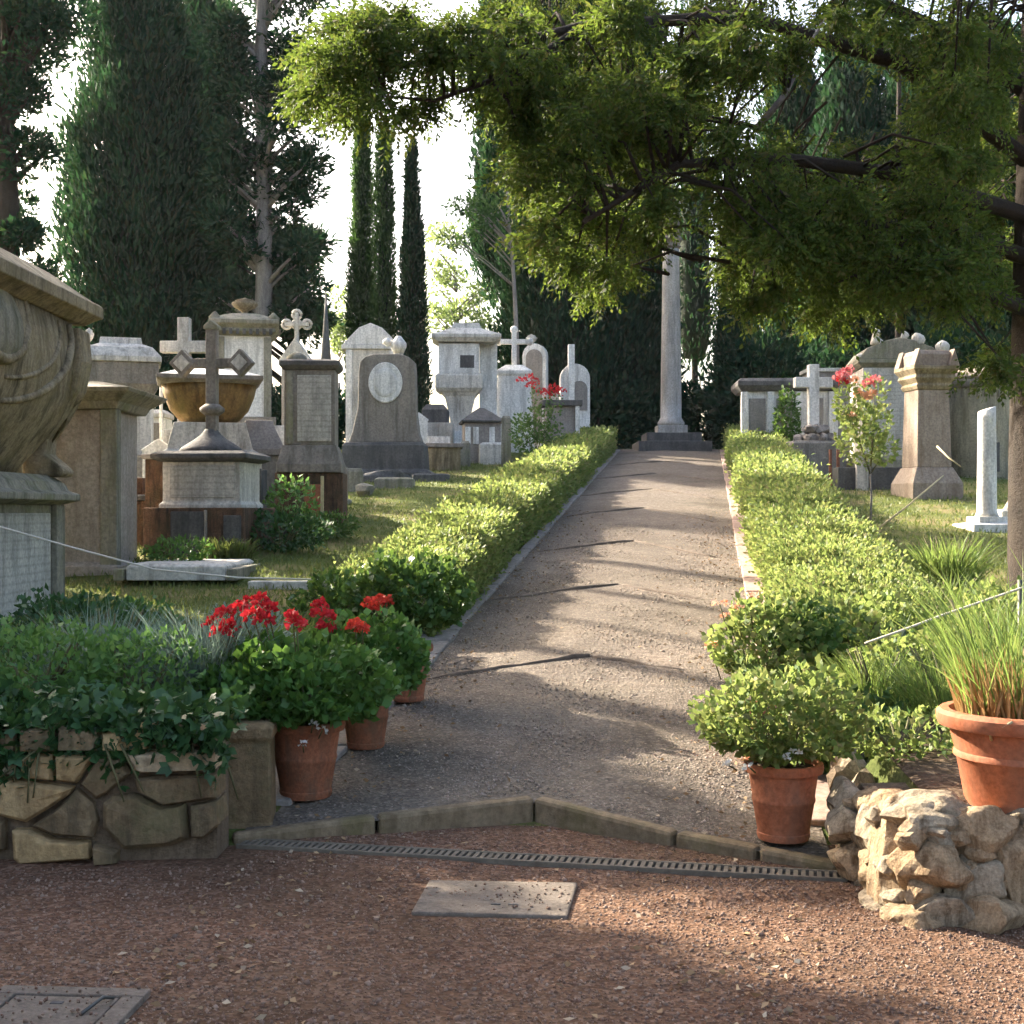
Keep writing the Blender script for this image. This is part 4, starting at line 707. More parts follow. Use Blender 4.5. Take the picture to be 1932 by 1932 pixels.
# ------------------------------------------------------------------ potted plants
def pot_prof(r, h, rim=.12):
    return [(r*.66,0),(r*.69,h*.05),(r*.69,h*.09),(r*.67,h*.1),(r*.80,h*.48),(r*.825,h*.5),(r*.825,h*.54),(r*.81,h*.56),(r*.90,h*(1-rim)-.004),(r*1.02,h*(1-rim)),(r*1.05,h*(1-rim*.5)),(r*1.02,h),(r*.9,h),(r*.86,h*.93),(0.01,h*.92)]
def petals(rng, c, r, n, L):
    d, p = shell(rng, n); d[:,2] = np.abs(d[:,2])*.9 - .15*(d[:,2] < 0); p = d*r*rng.uniform(.55, 1, n)[:,None]; return leaves(p + c, d + rng.normal(size=(n,3))*.7, L, L*.95, .2, rng)
def dome(rng, c, R, n, leafL, leafW, low=.35):
    d, p = shell(rng, n); p[:,2] = np.where(p[:,2] < 0, p[:,2]*low, p[:,2]); lump = 1 + .14*np.sin(d[:,0]*7+d[:,2]*5) + .12*np.sin(d[:,1]*9+1+d[:,0]*4)
    P = np.array(c) + p*lump[:,None]*np.array(R); D = d*.6 + np.array([0,0,.35]) + rng.normal(size=(n,3))*.6; return leaves(P, D, leafL, leafW, .22, rng)
def potted(name, label, cat, x, y, z, r, h, pm, parts, rng, stems=9, group=None):
    """parts: list of ('leaf', centre offset, radii, n, L, W, mat) and ('flower', offset, r, n, L, mat)"""
    t = thing(name, label, cat, (x, y, z), group=group); b = MB(); b.lathe(pot_prof(r, h), 32); p = b.build('pot', pm, t, True)
    md = p.modifiers.new('e', 'EDGE_SPLIT'); md.split_angle = math.radians(42)
    b = MB(); b.lathe([(r*.87,h*.90),(r*.87,h*.935),(.01,h*.95)], 20); b.build('earth', M['soil'], t, True)
    m = MB()
    for k in range(stems):
        a = rng.uniform(0, 6.28); q = rng.uniform(.3, 1); c = parts[0][1]; R = parts[0][2]
        m.tube([(.3*r*math.cos(a), .3*r*math.sin(a), h*.9), (c[0]*.5+R[0]*.4*q*math.cos(a), c[1]*.5+R[1]*.4*q*math.sin(a), (h+c[2])*.5), (c[0]+R[0]*.8*q*math.cos(a), c[1]+R[1]*.8*q*math.sin(a), c[2]+R[2]*.5*rng.random())], [.009,.007,.004], 5)
    m.build('stems', M['stem'], t, True); heads = []
    for q in parts:
        if q[0] == 'leaf':
            o = obj('foliage', qmesh('foliage', dome(rng, q[1], q[2], q[3], q[4], q[5])), M[q[6]], t); o['kind'] = 'stuff'
        else:
            c = np.array(q[1]); o = obj('flower_head', qmesh('flower_head', petals(rng, np.zeros(3), q[2], q[3], q[4])), M[q[5]], t, loc=tuple(c))
            if len(q) > 6: sm = MB().tube([(-c[0]*.2, -c[1]*.2, -q[6]), (0,0,0)], .004, 5).build('flower_stalk', M['stem'], o, True)
    return t
R1 = np.random.default_rng(21)
def fl(cx, cy, D, zb, pts, r, mat, n=46, L=.03, st=.18):
    """flower heads given in picture units around a pot standing at cx, D, zb"""
    return [('flower', (PX(u, D+dd)-cx, D+dd-cy, PZ(v, D+dd)-zb), r*R1.uniform(.85,1.15), n, L, mat, st) for u, v, dd in pts]
x, y, z = PX(577, 7.05), 7.05, .1
potted('potted_geranium', 'red-flowered potted geranium nearest the mossy stone pier', 'potted plant', x, y, z, .2, .40, M['terra2'],
  [('leaf', (-.03,-.02,.52), (.45,.38,.29), 3300, .055, .05, 'geran'), ('leaf', (-.24,.1,.62), (.24,.22,.18), 900, .055, .05, 'geran')] +
  fl(x, y, 7.05, z, [(402,1180,.1),(425,1160,.15),(432,1185,.05),(452,1148,.1),(470,1140,.2),(478,1165,.0),(492,1135,.1),(505,1150,.05),(500,1172,.0),(415,1195,.0)], .045, 'red') + fl(x, y, 7.05, z, [(553,1168,-.15),(560,1180,-.15)], .045, 'red')
  + fl(x, y, 7.05, z, [(590,1368,-.33),(572,1405,-.36),(608,1378,-.3)], .02, 'whitep', 12, .02, .05), R1)
x, y, z = PX(690, 7.95), 7.95, .2
potted('potted_geranium', 'middle potted geranium with crimson heads, between the other two', 'potted plant', x, y, z, .165, .36, M['terra2'],
  [('leaf', (-.04,.0,.50), (.36,.33,.27), 2400, .055, .05, 'geran'), ('leaf', (.12,-.1,.42), (.22,.2,.2), 700, .05, .045, 'geran')] + fl(x, y, 7.95, z, [(605,1145,-.2),(618,1165,-.3),(612,1185,-.3),(625,1190,-.2),(600,1160,-.1)], .042, 'red') + fl(x, y, 7.95, z, [(684,1188,-.3),(670,1182,-.3)], .035, 'scarlet') + fl(x, y, 7.95, z, [(663,1322,-.3),(640,1335,-.3)], .018, 'whitep', 10, .02, .05), R1)
x, y, z = PX(768, 9.0), 9.0, .33
potted('potted_geranium', 'farthest potted geranium with scarlet head by the hedge end', 'potted plant', x, y, z, .17, .38, M['terra2'],
  [('leaf', (.0,.05,.62), (.38,.32,.34), 2600, .055, .05, 'hedged')] + fl(x, y, 9.0, z, [(698,1140,-.25),(715,1135,-.3),(728,1138,-.25),(708,1150,-.3)], .045, 'scarlet') + fl(x, y, 9.0, z, [(735,1165,-.3),(725,1205,-.3)], .02, 'peach', 12, .02, .05), R1)
x, y, z = PX(1478, 6.3), 6.3, .06
potted('potted_shrub', 'round leafy green shrub in a shaded terracotta pot at the path edge', 'potted plant', x, y, z, .18, .36, M['terra'],
  [('leaf', (-.03,-.02,.50), (.36,.33,.29), 3800, .045, .03, 'hedge')] + fl(x, y, 6.3, z, [(1368,1440,-.2),(1412,1446,-.25),(1485,1432,-.3),(1500,1418,-.3),(1560,1400,-.2)], .02, 'whitep', 12, .022, .04), R1)
x, y, z = PX(1440, 7.6), 7.6, .17
potted('potted_geranium', 'leggy potted geranium with fading pink heads behind the round shrub', 'potted plant', x, y, z, .16, .33, M['terra'],
  [('leaf', (.0,.0,.60), (.28,.26,.33), 1700, .045, .04, 'hedge'), ('leaf', (.22,.15,.70), (.26,.25,.2), 1000, .045, .038, 'hedged')] + fl(x, y, 7.6, z, [(1358,1140,-.05),(1390,1148,0),(1372,1165,0),(1340,1222,0),(1415,1128,0)], .035, 'peach', 20, .022), R1)
# reed grass in the big pot on the rubble wall
x, y, z = 2.08, 5.44, .405
t = thing('potted_reed_grass', 'large smooth terracotta pot of tall reedy grass on the rubble wall', 'potted plant', (x, y, z))
b = MB(); b.lathe([(.215,0),(.22,.02),(.225,.03),(.255,.19),(.268,.2),(.268,.215),(.262,.225),(.285,.315),(.325,.325),(.335,.345),(.335,.375),(.32,.39),(.285,.39),(.27,.36),(.01,.355)], 48); p = b.build('pot', M['terra'], t, True); md = p.modifiers.new('e', 'EDGE_SPLIT'); md.split_angle = math.radians(42)
b = MB(); b.lathe([(.272,.345),(.272,.365),(.01,.37)], 20); b.build('earth', M['soil'], t, True)
b = MB(); b.tube([(-.2,-.21,.30),(-.215,-.235,.33),(-.18,-.275,.36),(-.15,-.295,.385)], .006, 6); b.build('trailing_stem', M['cane'], p, True)
n = 420; R2 = np.random.default_rng(5); a = R2.uniform(0, 6.28, n); rr = .24*np.sqrt(R2.random(n)); P = np.stack([rr*np.cos(a), rr*np.sin(a), np.full(n, .36)], 1); D = np.stack([np.cos(a)*.33*rr/.24, np.sin(a)*.33*rr/.24, np.ones(n)], 1) + R2.normal(size=(n,3))*.17
o = obj('reed_blades', qmesh('reed_blades', blades(P, D, R2.uniform(.25, .95, n), .0075, .35, R2, 4)), M['reed'], t); o['kind'] = 'stuff'
n = 620; a = R2.uniform(0, 6.28, n); rr = .25*np.sqrt(R2.random(n)); P = np.stack([rr*np.cos(a), rr*np.sin(a), np.full(n, .36)], 1); D = np.stack([np.cos(a)*.2, np.sin(a)*.2, np.ones(n)], 1) + R2.normal(size=(n,3))*.12
o = obj('dry_stubble', qmesh('dry_stubble', blades(P, D, R2.uniform(.08, .30, n), .014, .05, R2, 2)), M['dry'], t); o['kind'] = 'stuff'

# ------------------------------------------------------------------ bed behind the ivy wall
R3 = np.random.default_rng(9)
def lobed(P, D, L, rng):
    """broad three-lobed leaves, three quads each"""
    n = len(P); D = nrm(D); S = nrm(np.cross(D, rng.normal(size=(n,3)))); Nn = np.cross(S, D); L = (L*rng.uniform(.7,1.3,n))[:,None]; q = []
    for a, l in ((0,1.0),(.95,.8),(-.95,.8)):
        d = D*math.cos(a)+S*math.sin(a); s2 = S*math.cos(a)-D*math.sin(a); m = P + d*L*l*.5; q.append(np.stack([P, m+s2*L*.28+Nn*L*.07, P+d*L*l, m-s2*L*.28+Nn*L*.07], 1))
    return np.concatenate(q)
t = thing('ivy', 'dark glossy ivy hanging over the ochre retaining wall', 'ivy', (-2.3, 6.25, .5)); n = 3000
X = R3.uniform(-4.3, -1.28, n); dd = R3.random(n); hang = R3.random(n)**1.6*(.15+.05*np.sin(X*5)+.05*np.sin(X*13)); Yf = 6.10 - .06*R3.random(n) - .05*np.sin(X*4)
over = R3.random(n) < .55; Y = np.where(over, Yf, 6.1 + .55*R3.random(n)); Z = np.where(over, .62 - hang + .05*R3.normal(size=n), .60 + .14*R3.random(n) + .04*np.sin(X*6+Y*7))
foliage(t, lobed(np.stack([X,Y,Z],1), np.stack([R3.normal(size=n)*.7, -.5+R3.normal(size=n)*.5, R3.normal(size=n)*.5-.15],1), .058, R3), M['ivy'], 'ivy_leaves')
m = MB()
for k in range(26):
    x = R3.uniform(-2.3, .98); m.tube([(x, .1, .02), (x+R3.normal()*.05, -.18, .04), (x+R3.normal()*.1, -.2, -.12-.1*R3.random())], [.008,.007,.004], 5)
m.build('vine_stems', M['stem'], t, True)['kind'] = 'stuff'
def bush(name, label, cat, x, y, R, n, L, W, mat, zoff=0, style='dome', rng=R3):
    z = float(Hg(x, y)); t = thing(name, label, cat, (x, y, z)); m = MB()
    for k in range(7):
        a = rng.uniform(0, 6.28); m.tube([(0,0,-.03),(R[0]*.3*math.cos(a),R[1]*.3*math.sin(a),R[2]*.5),(R[0]*.6*math.cos(a),R[1]*.6*math.sin(a),R[2]*.9)], [.012,.009,.005], 5)
    m.build('stems', M['stem'], t, True)
    if style == 'dome': Q = dome(rng, (0,0,R[2]*.5+zoff), (R[0],R[1],R[2]*.6), n, L, W, .7)
    else:
        a = rng.uniform(0, 6.28, n); q = np.sqrt(rng.random(n)); P = np.stack([R[0]*.7*q*np.cos(a), R[1]*.7*q*np.sin(a), rng.random(n)*R[2]*.45], 1); D = np.stack([np.cos(a)*.55*q, np.sin(a)*.55*q, np.ones(n)], 1)+rng.normal(size=(n,3))*.2; Q = blades(P, D, rng.uniform(.5,1.0,n)*R[2]*.8, W, .22, rng, 3)
    o = obj('foliage', qmesh('foliage', Q), M[mat], t); o['kind'] = 'stuff'; return t
bush('leafy_shrub', 'bright green leafy clump above the ivy at the edge of the picture', 'shrub', -2.5, 6.95, (.42,.34,.46), 2200, .05, .028, 'shrub')
bush('leafy_shrub', 'green leafy clump in the bed between two lavender tufts', 'shrub', -1.95, 7.0, (.36,.3,.42), 1800, .05, .026, 'shrub')
bush('lavender_bush', 'grey-blue feathery lavender beside the red geranium heads', 'shrub', -1.66, 7.25, (.36,.34,.62), 1300, .1, .007, 'blue', style='tuft')
bush('lavender_bush', 'grey-blue feathery tuft behind the bright green clump', 'shrub', -2.3, 7.55, (.40,.36,.60), 1100, .1, .007, 'blue', style='tuft')
bush('leafy_shrub', 'dark leafy plant at the foot of the great sarcophagus plinth', 'shrub', -2.95, 8.9, (.5,.4,.5), 1800, .05, .03, 'ivy')
bush('leafy_shrub', 'small fresh green plant below the end of the white rope', 'shrub', -2.75, 9.9, (.24,.24,.42), 700, .06, .035, 'geran')
bush('ornamental_grass', 'sunlit yellow-green grass tuft just behind the red geranium heads', 'grass clump', PX(520,9.6), 9.6, (.42,.35,.42), 800, .1, .008, 'reed', style='tuft')
bush('leafy_shrub', 'silvery pale-leaved plant in sun behind the lavender', 'shrub', -1.75, 8.6, (.32,.3,.4), 900, .05, .02, 'blue')
bush('leafy_shrub', 'low green weeds before the brick base of the cross tomb', 'shrub', PX(335,14.4), 14.4, (.34,.26,.3), 600, .07, .03, 'geran')
bush('leafy_shrub', 'dark low scrub on rubble between the cross tomb and grey pillar tomb', 'shrub', PX(530,15.8), 15.8, (.55,.3,.42), 1100, .07, .04, 'ivy')
bush('leafy_shrub', 'dark creeping weeds before the brick base of the grey pillar tomb', 'shrub', PX(610,16.9), 16.9, (.4,.25,.3), 700, .07, .035, 'hedged')
bush('leafy_shrub', 'scrubby dry weeds at the brick foot of the domed cross tomb', 'shrub', PX(430,15.0), 15.0, (.38,.2,.28), 500, .07, .02, 'grass', style='tuft')
bush('leafy_shrub', 'green bramble sprouting from the bricks beside the grey pillar tomb', 'shrub', PX(548,17.0), 17.0, (.3,.22,.62), 420, .085, .05, 'shrub', .1)
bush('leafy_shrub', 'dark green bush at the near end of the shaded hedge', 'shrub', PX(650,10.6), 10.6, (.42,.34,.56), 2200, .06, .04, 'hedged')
bush('climbing_plant', 'narrow green climber growing up the long white chest tomb', 'climber', PX(1484,28.9), 28.9, (.24,.22,1.45), 800, .1, .07, 'hedged', .05)
# sunny bed behind the big pot
bush('ornamental_grass', 'lush bright tuft of tall grass in the sunny bed beside the hedge', 'grass clump', PX(1700,9.2), 9.2, (.55,.5,.6), 1000, .1, .009, 'reed', style='tuft')
bush('ornamental_grass', 'tall arching grass clump under the tree trunk behind the reed pot', 'grass clump', PX(1850,9.6), 9.6, (.55,.5,.6), 900, .1, .009, 'reed', style='tuft')
bush('ornamental_grass', 'yellow-green grass clump before the white broken column', 'grass clump', PX(1790,13.0), 13.0, (.4,.3,.6), 500, .1, .014, 'reed', style='tuft')
bush('silver_plant', 'silvery grey leaved plant among the tall grasses', 'shrub', PX(1722,8.3), 8.6, (.2,.18,.5), 140, .1, .014, 'blue', style='tuft')
bush('ornamental_grass', 'fine feathery pale green grass tuft close behind the reed pot', 'grass clump', PX(1800,7.4), 7.4, (.4,.35,.5), 700, .1, .007, 'reed', style='tuft')
bush('ornamental_grass', 'small grass tuft at the sunny hedge foot near the rope end', 'grass clump', PX(1655,8.0), 8.0, (.3,.28,.42), 450, .1, .007, 'reed', style='tuft')
bush('ornamental_grass', 'long bladed grass clump leaning over the rope at the picture edge', 'grass clump', PX(1880,8.4), 8.4, (.5,.42,.7), 800, .1, .009, 'reed', style='tuft')
bush('ornamental_grass', 'bright upright grass clump between silver plant and tree trunk', 'grass clump', PX(1775,10.6), 10.6, (.5,.42,.62), 800, .1, .01, 'reed', style='tuft')
bush('leafy_shrub', 'light green leafy shrub in the sunny bed under the rope', 'shrub', PX(1735,8.2), 8.2, (.4,.32,.42), 1500, .05, .035, 'hedge')
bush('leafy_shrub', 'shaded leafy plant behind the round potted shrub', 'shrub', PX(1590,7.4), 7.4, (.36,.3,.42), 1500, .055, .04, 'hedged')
bush('leafy_shrub', 'sprawling herb on the bare soil beside the large reed pot', 'shrub', PX(1700,6.5), 6.5, (.34,.22,.2), 700, .045, .028, 'hedge')
bush('leafy_shrub', 'yellow-green leafy plant under the dark tree trunk', 'shrub', PX(1905,9.0), 9.0, (.4,.35,.62), 1400, .06, .04, 'hedge')
bush('leafy_shrub', 'loose leafy mound between the hedge end and the silver plant', 'shrub', PX(1600,9.0), 9.0, (.5,.42,.55), 2600, .06, .042, 'hedge')
so = MB(); so.rings([[(x, y, float(Hg(x, y))+.006) for x, y in ((1.72,5.42),(3.6,5.42),(3.6,7.9),(2.3,7.9),(1.85,6.6))], [(x, y, float(Hg(x, y))+.02) for x, y in ((1.76,5.46),(3.5,5.46),(3.5,7.8),(2.3,7.8),(1.9,6.6))]]); tag(so.build('soil', M['soil']), 'bare brown earth of the bed behind the rubble wall', None, kind='structure')

# rose bushes
def rose(name, label, u, D, stem_v, parts, flowers, trunk=True):
    x = PX(u, D); z = float(Hg(x, D)); t = thing(name, label, 'rose bush', (x, D, z)); m = MB()
    m.tube([(0,0,-.03),(.015,0,(PZ(stem_v,D)-z)*.5),(0,0,PZ(stem_v,D)-z)], [.018,.015,.012], 6); m.build('stem', M['barkg'], t, True); R = np.random.default_rng(u)
    m = MB()
    for (uu, vv, ru, rv, n) in parts: m.tube([(0,0,PZ(stem_v,D)-z-.1),(PX(uu,D)-x, 0, PZ(vv,D)-z)], [.012,.006], 5)
    m.build('branches', M['stem'], t, True)
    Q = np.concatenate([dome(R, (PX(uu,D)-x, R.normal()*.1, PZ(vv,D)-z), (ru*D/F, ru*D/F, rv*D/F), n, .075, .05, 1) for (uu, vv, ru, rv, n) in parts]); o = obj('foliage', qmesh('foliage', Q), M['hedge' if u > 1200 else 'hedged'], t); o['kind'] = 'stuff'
    for uu, vv, mat in flowers: obj('rose_flower', qmesh('rose_flower', petals(R, np.zeros(3), 10*D/F, 26, .055)), M[mat], t, loc=(PX(uu,D)-x, -.12, PZ(vv,D)-z))
rose('rose_bush', 'standard rose on a bare stem with pink blooms before the white panelled tomb', 1642, 17.9, 880, [(1625,840,45,38,380),(1650,800,42,40,360),(1595,760,24,38,200),(1650,745,26,36,160),(1612,800,34,34,200),(1672,850,24,26,130)], [(1576,716,'rosep'),(1588,710,'rosep'),(1598,704,'rosep'),(1584,722,'red'),(1604,722,'peach'),(1634,726,'rosep'),(1646,720,'rosep'),(1628,752,'peach'),(1618,748,'peach'),(1640,748,'peach'),(1600,790,'peach')])
rose('rose_bush', 'dark rose bush with deep red blooms in front of the white steles', 1010, 27, 850, [(1000,830,36,34,420),(1020,800,30,36,320),(985,810,24,30,200),(1040,825,24,28,200),(1008,760,12,30,80),(1045,765,14,28,80)], [(985,720,'red'),(998,716,'red'),(1008,724,'red'),(1000,732,'red'),(1020,742,'red'),(1034,738,'red'),(1046,734,'red'),(1058,740,'red'),(1050,746,'red'),(1030,748,'red')])

# ------------------------------------------------------------------ rope barriers
def rope(label, pts, stakes):
    p0 = W3(*pts[0]); t = thing('rope_barrier', label, 'rope', p0); P = [W3(*p)-p0 for p in pts]
    b = MB(); b.tube(P, .0075, 8); b.build('rope', M['rope'], t, True)
    for s_ in stakes:
        q = W3(*s_); zg = float(Hg(q.x, q.y)); MB().tube([(q.x-p0.x, q.y-p0.y, zg-.1-p0.z), (q.x-p0.x, q.y-p0.y, q.z+.05-p0.z)], .016, 8).build('stake', M['iron'], t, True)
rope('white rope slung in front of the great sarcophagus plinth', [(-260,930,9.0),(-100,966,9.3),(0,994,9.5),(140,1034,9.7),(290,1074,10.0),(450,1090,10.5),(628,1094,11.0)], [(-260,930,9.0),(628,1094,11.0)])
rope('pale rope sloping down across the grasses behind the reed pot', [(1632,1214,8.0),(1700,1190,8.0),(1780,1160,7.95),(1932,1108,7.8),(2080,1062,7.7)], [(1925,1110,7.82)])

# ------------------------------------------------------------------ trees
def cyp_prof(t, kind):
    if kind == 'col': return np.minimum(1, (t/.10+.05))**.5 * (1-t)**.42
    if kind == 'spire': return np.minimum(1, (t/.12+.05))**.5 * (1-t)**.75
    return np.minimum(1, (t/.15+.1))**.6 * (1-t)**.30
def cypress_quads(rng, h, r, n, L, Wd, kind='col', z0=.06, ragged=.25):
    n = int(n*3.4); Wd *= .78; L = L*.8
    t = rng.random(n*2); keep = rng.random(n*2) < cyp_prof(t, kind)/1.0+.08; t = t[keep][:n]; n = len(t); ang = rng.uniform(0, 2*math.pi, n); ph = rng.uniform(0, 6, 4)
    amp = 1 + .14*np.sin(3*ang+9*t+ph[0]) + .10*np.sin(7*ang-13*t+ph[1]) + .07*np.sin(11*ang+31*t+ph[2])
    rad = r*cyp_prof(t, kind)*amp*(1-.6*rng.random(n)**1.8)
    P = np.stack([rad*np.cos(ang), rad*np.sin(ang), h*(z0+(1-z0)*t)], 1)
    m = int(30+h*6); tc = rng.random(m)*.95; ac = rng.uniform(0, 6.28, m); rc = r*cyp_prof(tc, kind)*rng.uniform(.85, 1.1, m); C = np.stack([rc*np.cos(ac), rc*np.sin(ac), h*(z0+(1-z0)*tc)], 1)
    k = n*2//5; ci = rng.integers(0, m, k); P[:k] = C[ci] + rng.normal(size=(k,3))*np.array([r*ragged*.55, r*ragged*.55, h*.03]); ang[:k] = ac[ci]
    D = np.stack([np.cos(ang)*.4, np.sin(ang)*.4, np.ones(n)], 1) + rng.normal(size=(n,3))*.35
    return leaves(P, D, L, Wd, .2, rng)
def trunk(m, h, r0, r1, lean=(0,0), n=8, rng=RNG):
    k = 7; m.tube([(lean[0]*(i/k)**1.4 + rng.normal()*r0*.15*(i > 0), lean[1]*(i/k)**1.4, -.3+(h+.3)*i/k) for i in range(k+1)], [r0*(1.25 if i == 0 else 1)+(r1-r0)*i/k for i in range(k+1)], n)
PROTO = {}
M['crowncore'] = plain('dark_crown_core', (.022,.032,.02), .95, 0, .5, 14, .8)
def cypress(label, x, y, h, r, n, L=.3, Wd=.09, mat='cyp', kind='col', seed=1, z0=.06, bark='bark', copy_of=None, ragged=.25, name='cypress_tree', group=None, sc=1):
    z = float(Hg(x, y)) - .05; t = thing(name, label, 'tree', (x, y, z), group=group); rng = np.random.default_rng(seed)
    if copy_of:
        for o in PROTO[copy_of]: c = o.copy(); COL.objects.link(c); c.parent = t
        t.scale = (sc, sc, sc); t.rotation_euler[2] = seed*1.7; return t
    m = MB(); trunk(m, h*.9, max(.12, r*.13), .03, rng=rng); a = m.build('trunk', M[bark], t, True)
    k = MB(); tt = np.linspace(.03, .93, 14); k.lathe([(float(r*.56*cyp_prof(np.array(q), kind)), h*(z0+(1-z0)*q)) for q in tt], 14); k = k.build('crown_core', M['crowncore'], t, True)  # solid core added inside the crown; stops light leaking through and darkens it
    c = obj('crown', qmesh('crown', cypress_quads(rng, h, r, n, L, Wd, kind, z0, ragged)), M[mat], t); c['kind'] = 'stuff'; PROTO[label] = [a, c, k]; return t
def at_tree(u, vb, vt, D):
    return PX(u, D), D, PZ(vt, D) - float(Hg(PX(u, D), D))
def clump_tree(name, label, x, y, h, r0, clumps, n_each, L, Wd, mat, bark, seed, lean=(0,0), sig=.5, upw=.25):
    """an open tree: a trunk, limbs and separate tufts; clumps are (dx, dy, z, radius)"""
    z = float(Hg(x, y))-.05; t = thing(name, label, 'tree', (x, y, z)); rng = np.random.default_rng(seed); m = MB(); trunk(m, h, r0, r0*.35, lean, 10, rng); m.build('trunk', M[bark], t, True)
    b = MB(); Qs = []
    for (dx, dy, cz, cr) in clumps:
        zz = max(.5, cz - .55*math.hypot(dx, dy) - .3); f = min(1, zz/h); bx, by = lean[0]*f**1.4, lean[1]*f**1.4
        b.tube([(bx, by, zz), (bx*.5+dx*.5, by*.5+dy*.5, zz*.45+cz*.55), (dx, dy, cz)], [r0*.3, r0*.18, .02], 5)
        d, p = shell(rng, n_each); q = p*cr*np.array([1.15,1.15,.8])*rng.uniform(.3,1.1,n_each)[:,None]**.6 + np.array([dx,dy,cz]); Qs.append(leaves(q, d*.6+np.array([0,0,upw])+rng.normal(size=(n_each,3))*.5, L, Wd, .2, rng))
    b.build('limbs', M[bark], t, True); c = obj('crown', qmesh('crown', np.concatenate(Qs)), M[mat], t); c['kind'] = 'stuff'; return t
def clumps_in(rng, base, D, ell):
    """tufts inside picture ellipses (u, v, ru, rv, count, radius) of a tree standing at base"""
    out = []; s = D/F
    for (u, v, ru, rv, k, cr) in ell:
        for _ in range(k):
            a, q = rng.uniform(0, 6.28), math.sqrt(rng.random()); dy = rng.normal()*min(1.6, ru*s*.6); DD = D+dy
            out.append((PX(u+ru*q*math.cos(a), DD)-base[0], dy, PZ(v+rv*q*math.sin(a), DD)-base[2], cr*rng.uniform(.7,1.3)))
    return out
# the great cypress and its neighbours behind the tombs
x, y, h = at_tree(262, 650, -50, 38); cypress('broad dense dark cypress towering behind the tombs at the left', x, y, h, 2.2, 17000, .36, .10, 'cyp', 'fat', 3, .04)
x, y, h = at_tree(390, 650, -120, 44); cypress('cypress half hidden behind the broad dense one', x, y, h, 1.5, 9000, .36, .10, 'cyp', 'col', 4)
x, y, h = at_tree(682, 700, 60, 42); cypress('slim cypress, tallest of the group of three against white sky', x, y, h, .50, 4600, .26, .07, 'cyp2', 'spire', 5, .0)
x, y, h = at_tree(724, 720, 215, 40.5); cypress('slim cypress in the middle of the group of three', x, y, h, .40, 3400, .24, .065, 'cyp2', 'col', 6, .0)
x, y, h = at_tree(778, 760, 258, 39.5); cypress('pointed slim cypress, rightmost of the group of three', x, y, h, .56, 4600, .24, .065, 'cyp', 'spire', 7, .0, ragged=.12)
x, y, h = at_tree(958, 700, -200, 41); cypress('dark cypress above the white steles', x, y, h, 1.0, 8000, .34, .1, 'cyp', 'col', 8, .30)
x, y, h = at_tree(1060, 840, -150, 38.5); cypress('very dark dense cypress beside the column on the shaded hedge side', x, y, h, 1.75, 13000, .34, .1, 'cyp', 'fat', 9, .0)
x, y, h = at_tree(1175, 840, -100, 39.5); cypress('dark dense cypress just left behind the column', x, y, h, 1.5, 11000, .34, .1, 'cyp', 'fat', 10, .0)
x, y, h = at_tree(1384, 780, 330, 37.5); cypress('narrow dark cypress just right of the column', x, y, h, .62, 5000, .26, .075, 'cyp', 'spire', 11, .0)
x, y, h = at_tree(1310, 800, -50, 47); cypress('thin far cypress whose crown breaks the sky behind the column', x, y, h, 1.1, 1100, .34, .1, 'cyp', 'col', 12, .22)
x, y, h = at_tree(1500, 740, 120, 43); cypress('dark evergreen behind the long chest tomb', x, y, h, 1.5, 8500, .36, .11, 'cyp', 'fat', 13, .05)
x, y, h = at_tree(1600, 740, 60, 40); cypress('dark evergreen behind the rose and white cross', x, y, h, 1.35, 8500, .36, .11, 'cyp', 'fat', 14, .06)
x, y, h = at_tree(1740, 740, 80, 42); cypress('dark evergreen behind the panelled tomb', x, y, h, 2.0, 11000, .36, .11, 'cyp', 'fat', 15, .04)
x, y, h = at_tree(1885, 740, 60, 38); cypress('dark evergreen behind the round drum tomb', x, y, h, 1.9, 11000, .36, .11, 'cyp', 'fat', 16, .03)
x, y, h = at_tree(2060, 740, 60, 36); cypress('dark evergreen beyond the right edge behind the near tree', x, y, h, 1.9, 0, copy_of='dark evergreen behind the round drum tomb', seed=2)
R4 = np.random.default_rng(31)
B0 = (PX(12, 30), 30, float(Hg(PX(12,30),30))); clump_tree('pine_tree', 'forked dark-trunked tree with ragged foliage at the left edge', B0[0], 30, 13.5, .34, clumps_in(R4, B0, 30, [(50,110,60,110,16,.55),(70,330,40,80,6,.42),(30,450,40,60,6,.45),(-60,200,80,200,14,.6),(60,20,80,40,8,.5),(60,520,30,30,3,.35),(-30,-120,150,120,16,.7)]), 210, .2, .07, 'cyp', 'bark', 32)
m = MB(); 
B0 = (PX(497, 36), 36, float(Hg(PX(497,36),36))); clump_tree('pine_tree', 'tall tree with straight grey trunk and broken foliage left of the sky gap', B0[0], 36, 19.5, .27, clumps_in(R4, B0, 36, [(440,120,50,110,14,.6),(545,130,45,90,12,.6),(540,280,50,60,9,.55),(430,300,40,70,8,.5),(440,440,40,60,8,.5),(540,360,40,30,4,.4),(545,460,40,50,8,.5),(560,560,35,40,6,.5),(430,560,40,40,5,.45),(500,-80,110,90,14,.8)]), 230, .24, .08, 'cyp', 'barkg', 33)
B0 = (PX(550, 43), 43, float(Hg(PX(550,43),43))); clump_tree('evergreen_tree', 'dark rounded evergreen beside the grey tree trunk', B0[0], 43, 6.5, .25, clumps_in(R4, B0, 43, [(545,500,48,80,20,.7),(552,600,44,50,10,.7),(420,560,50,110,12,.6)]), 260, .26, .09, 'cyp', 'bark', 34)
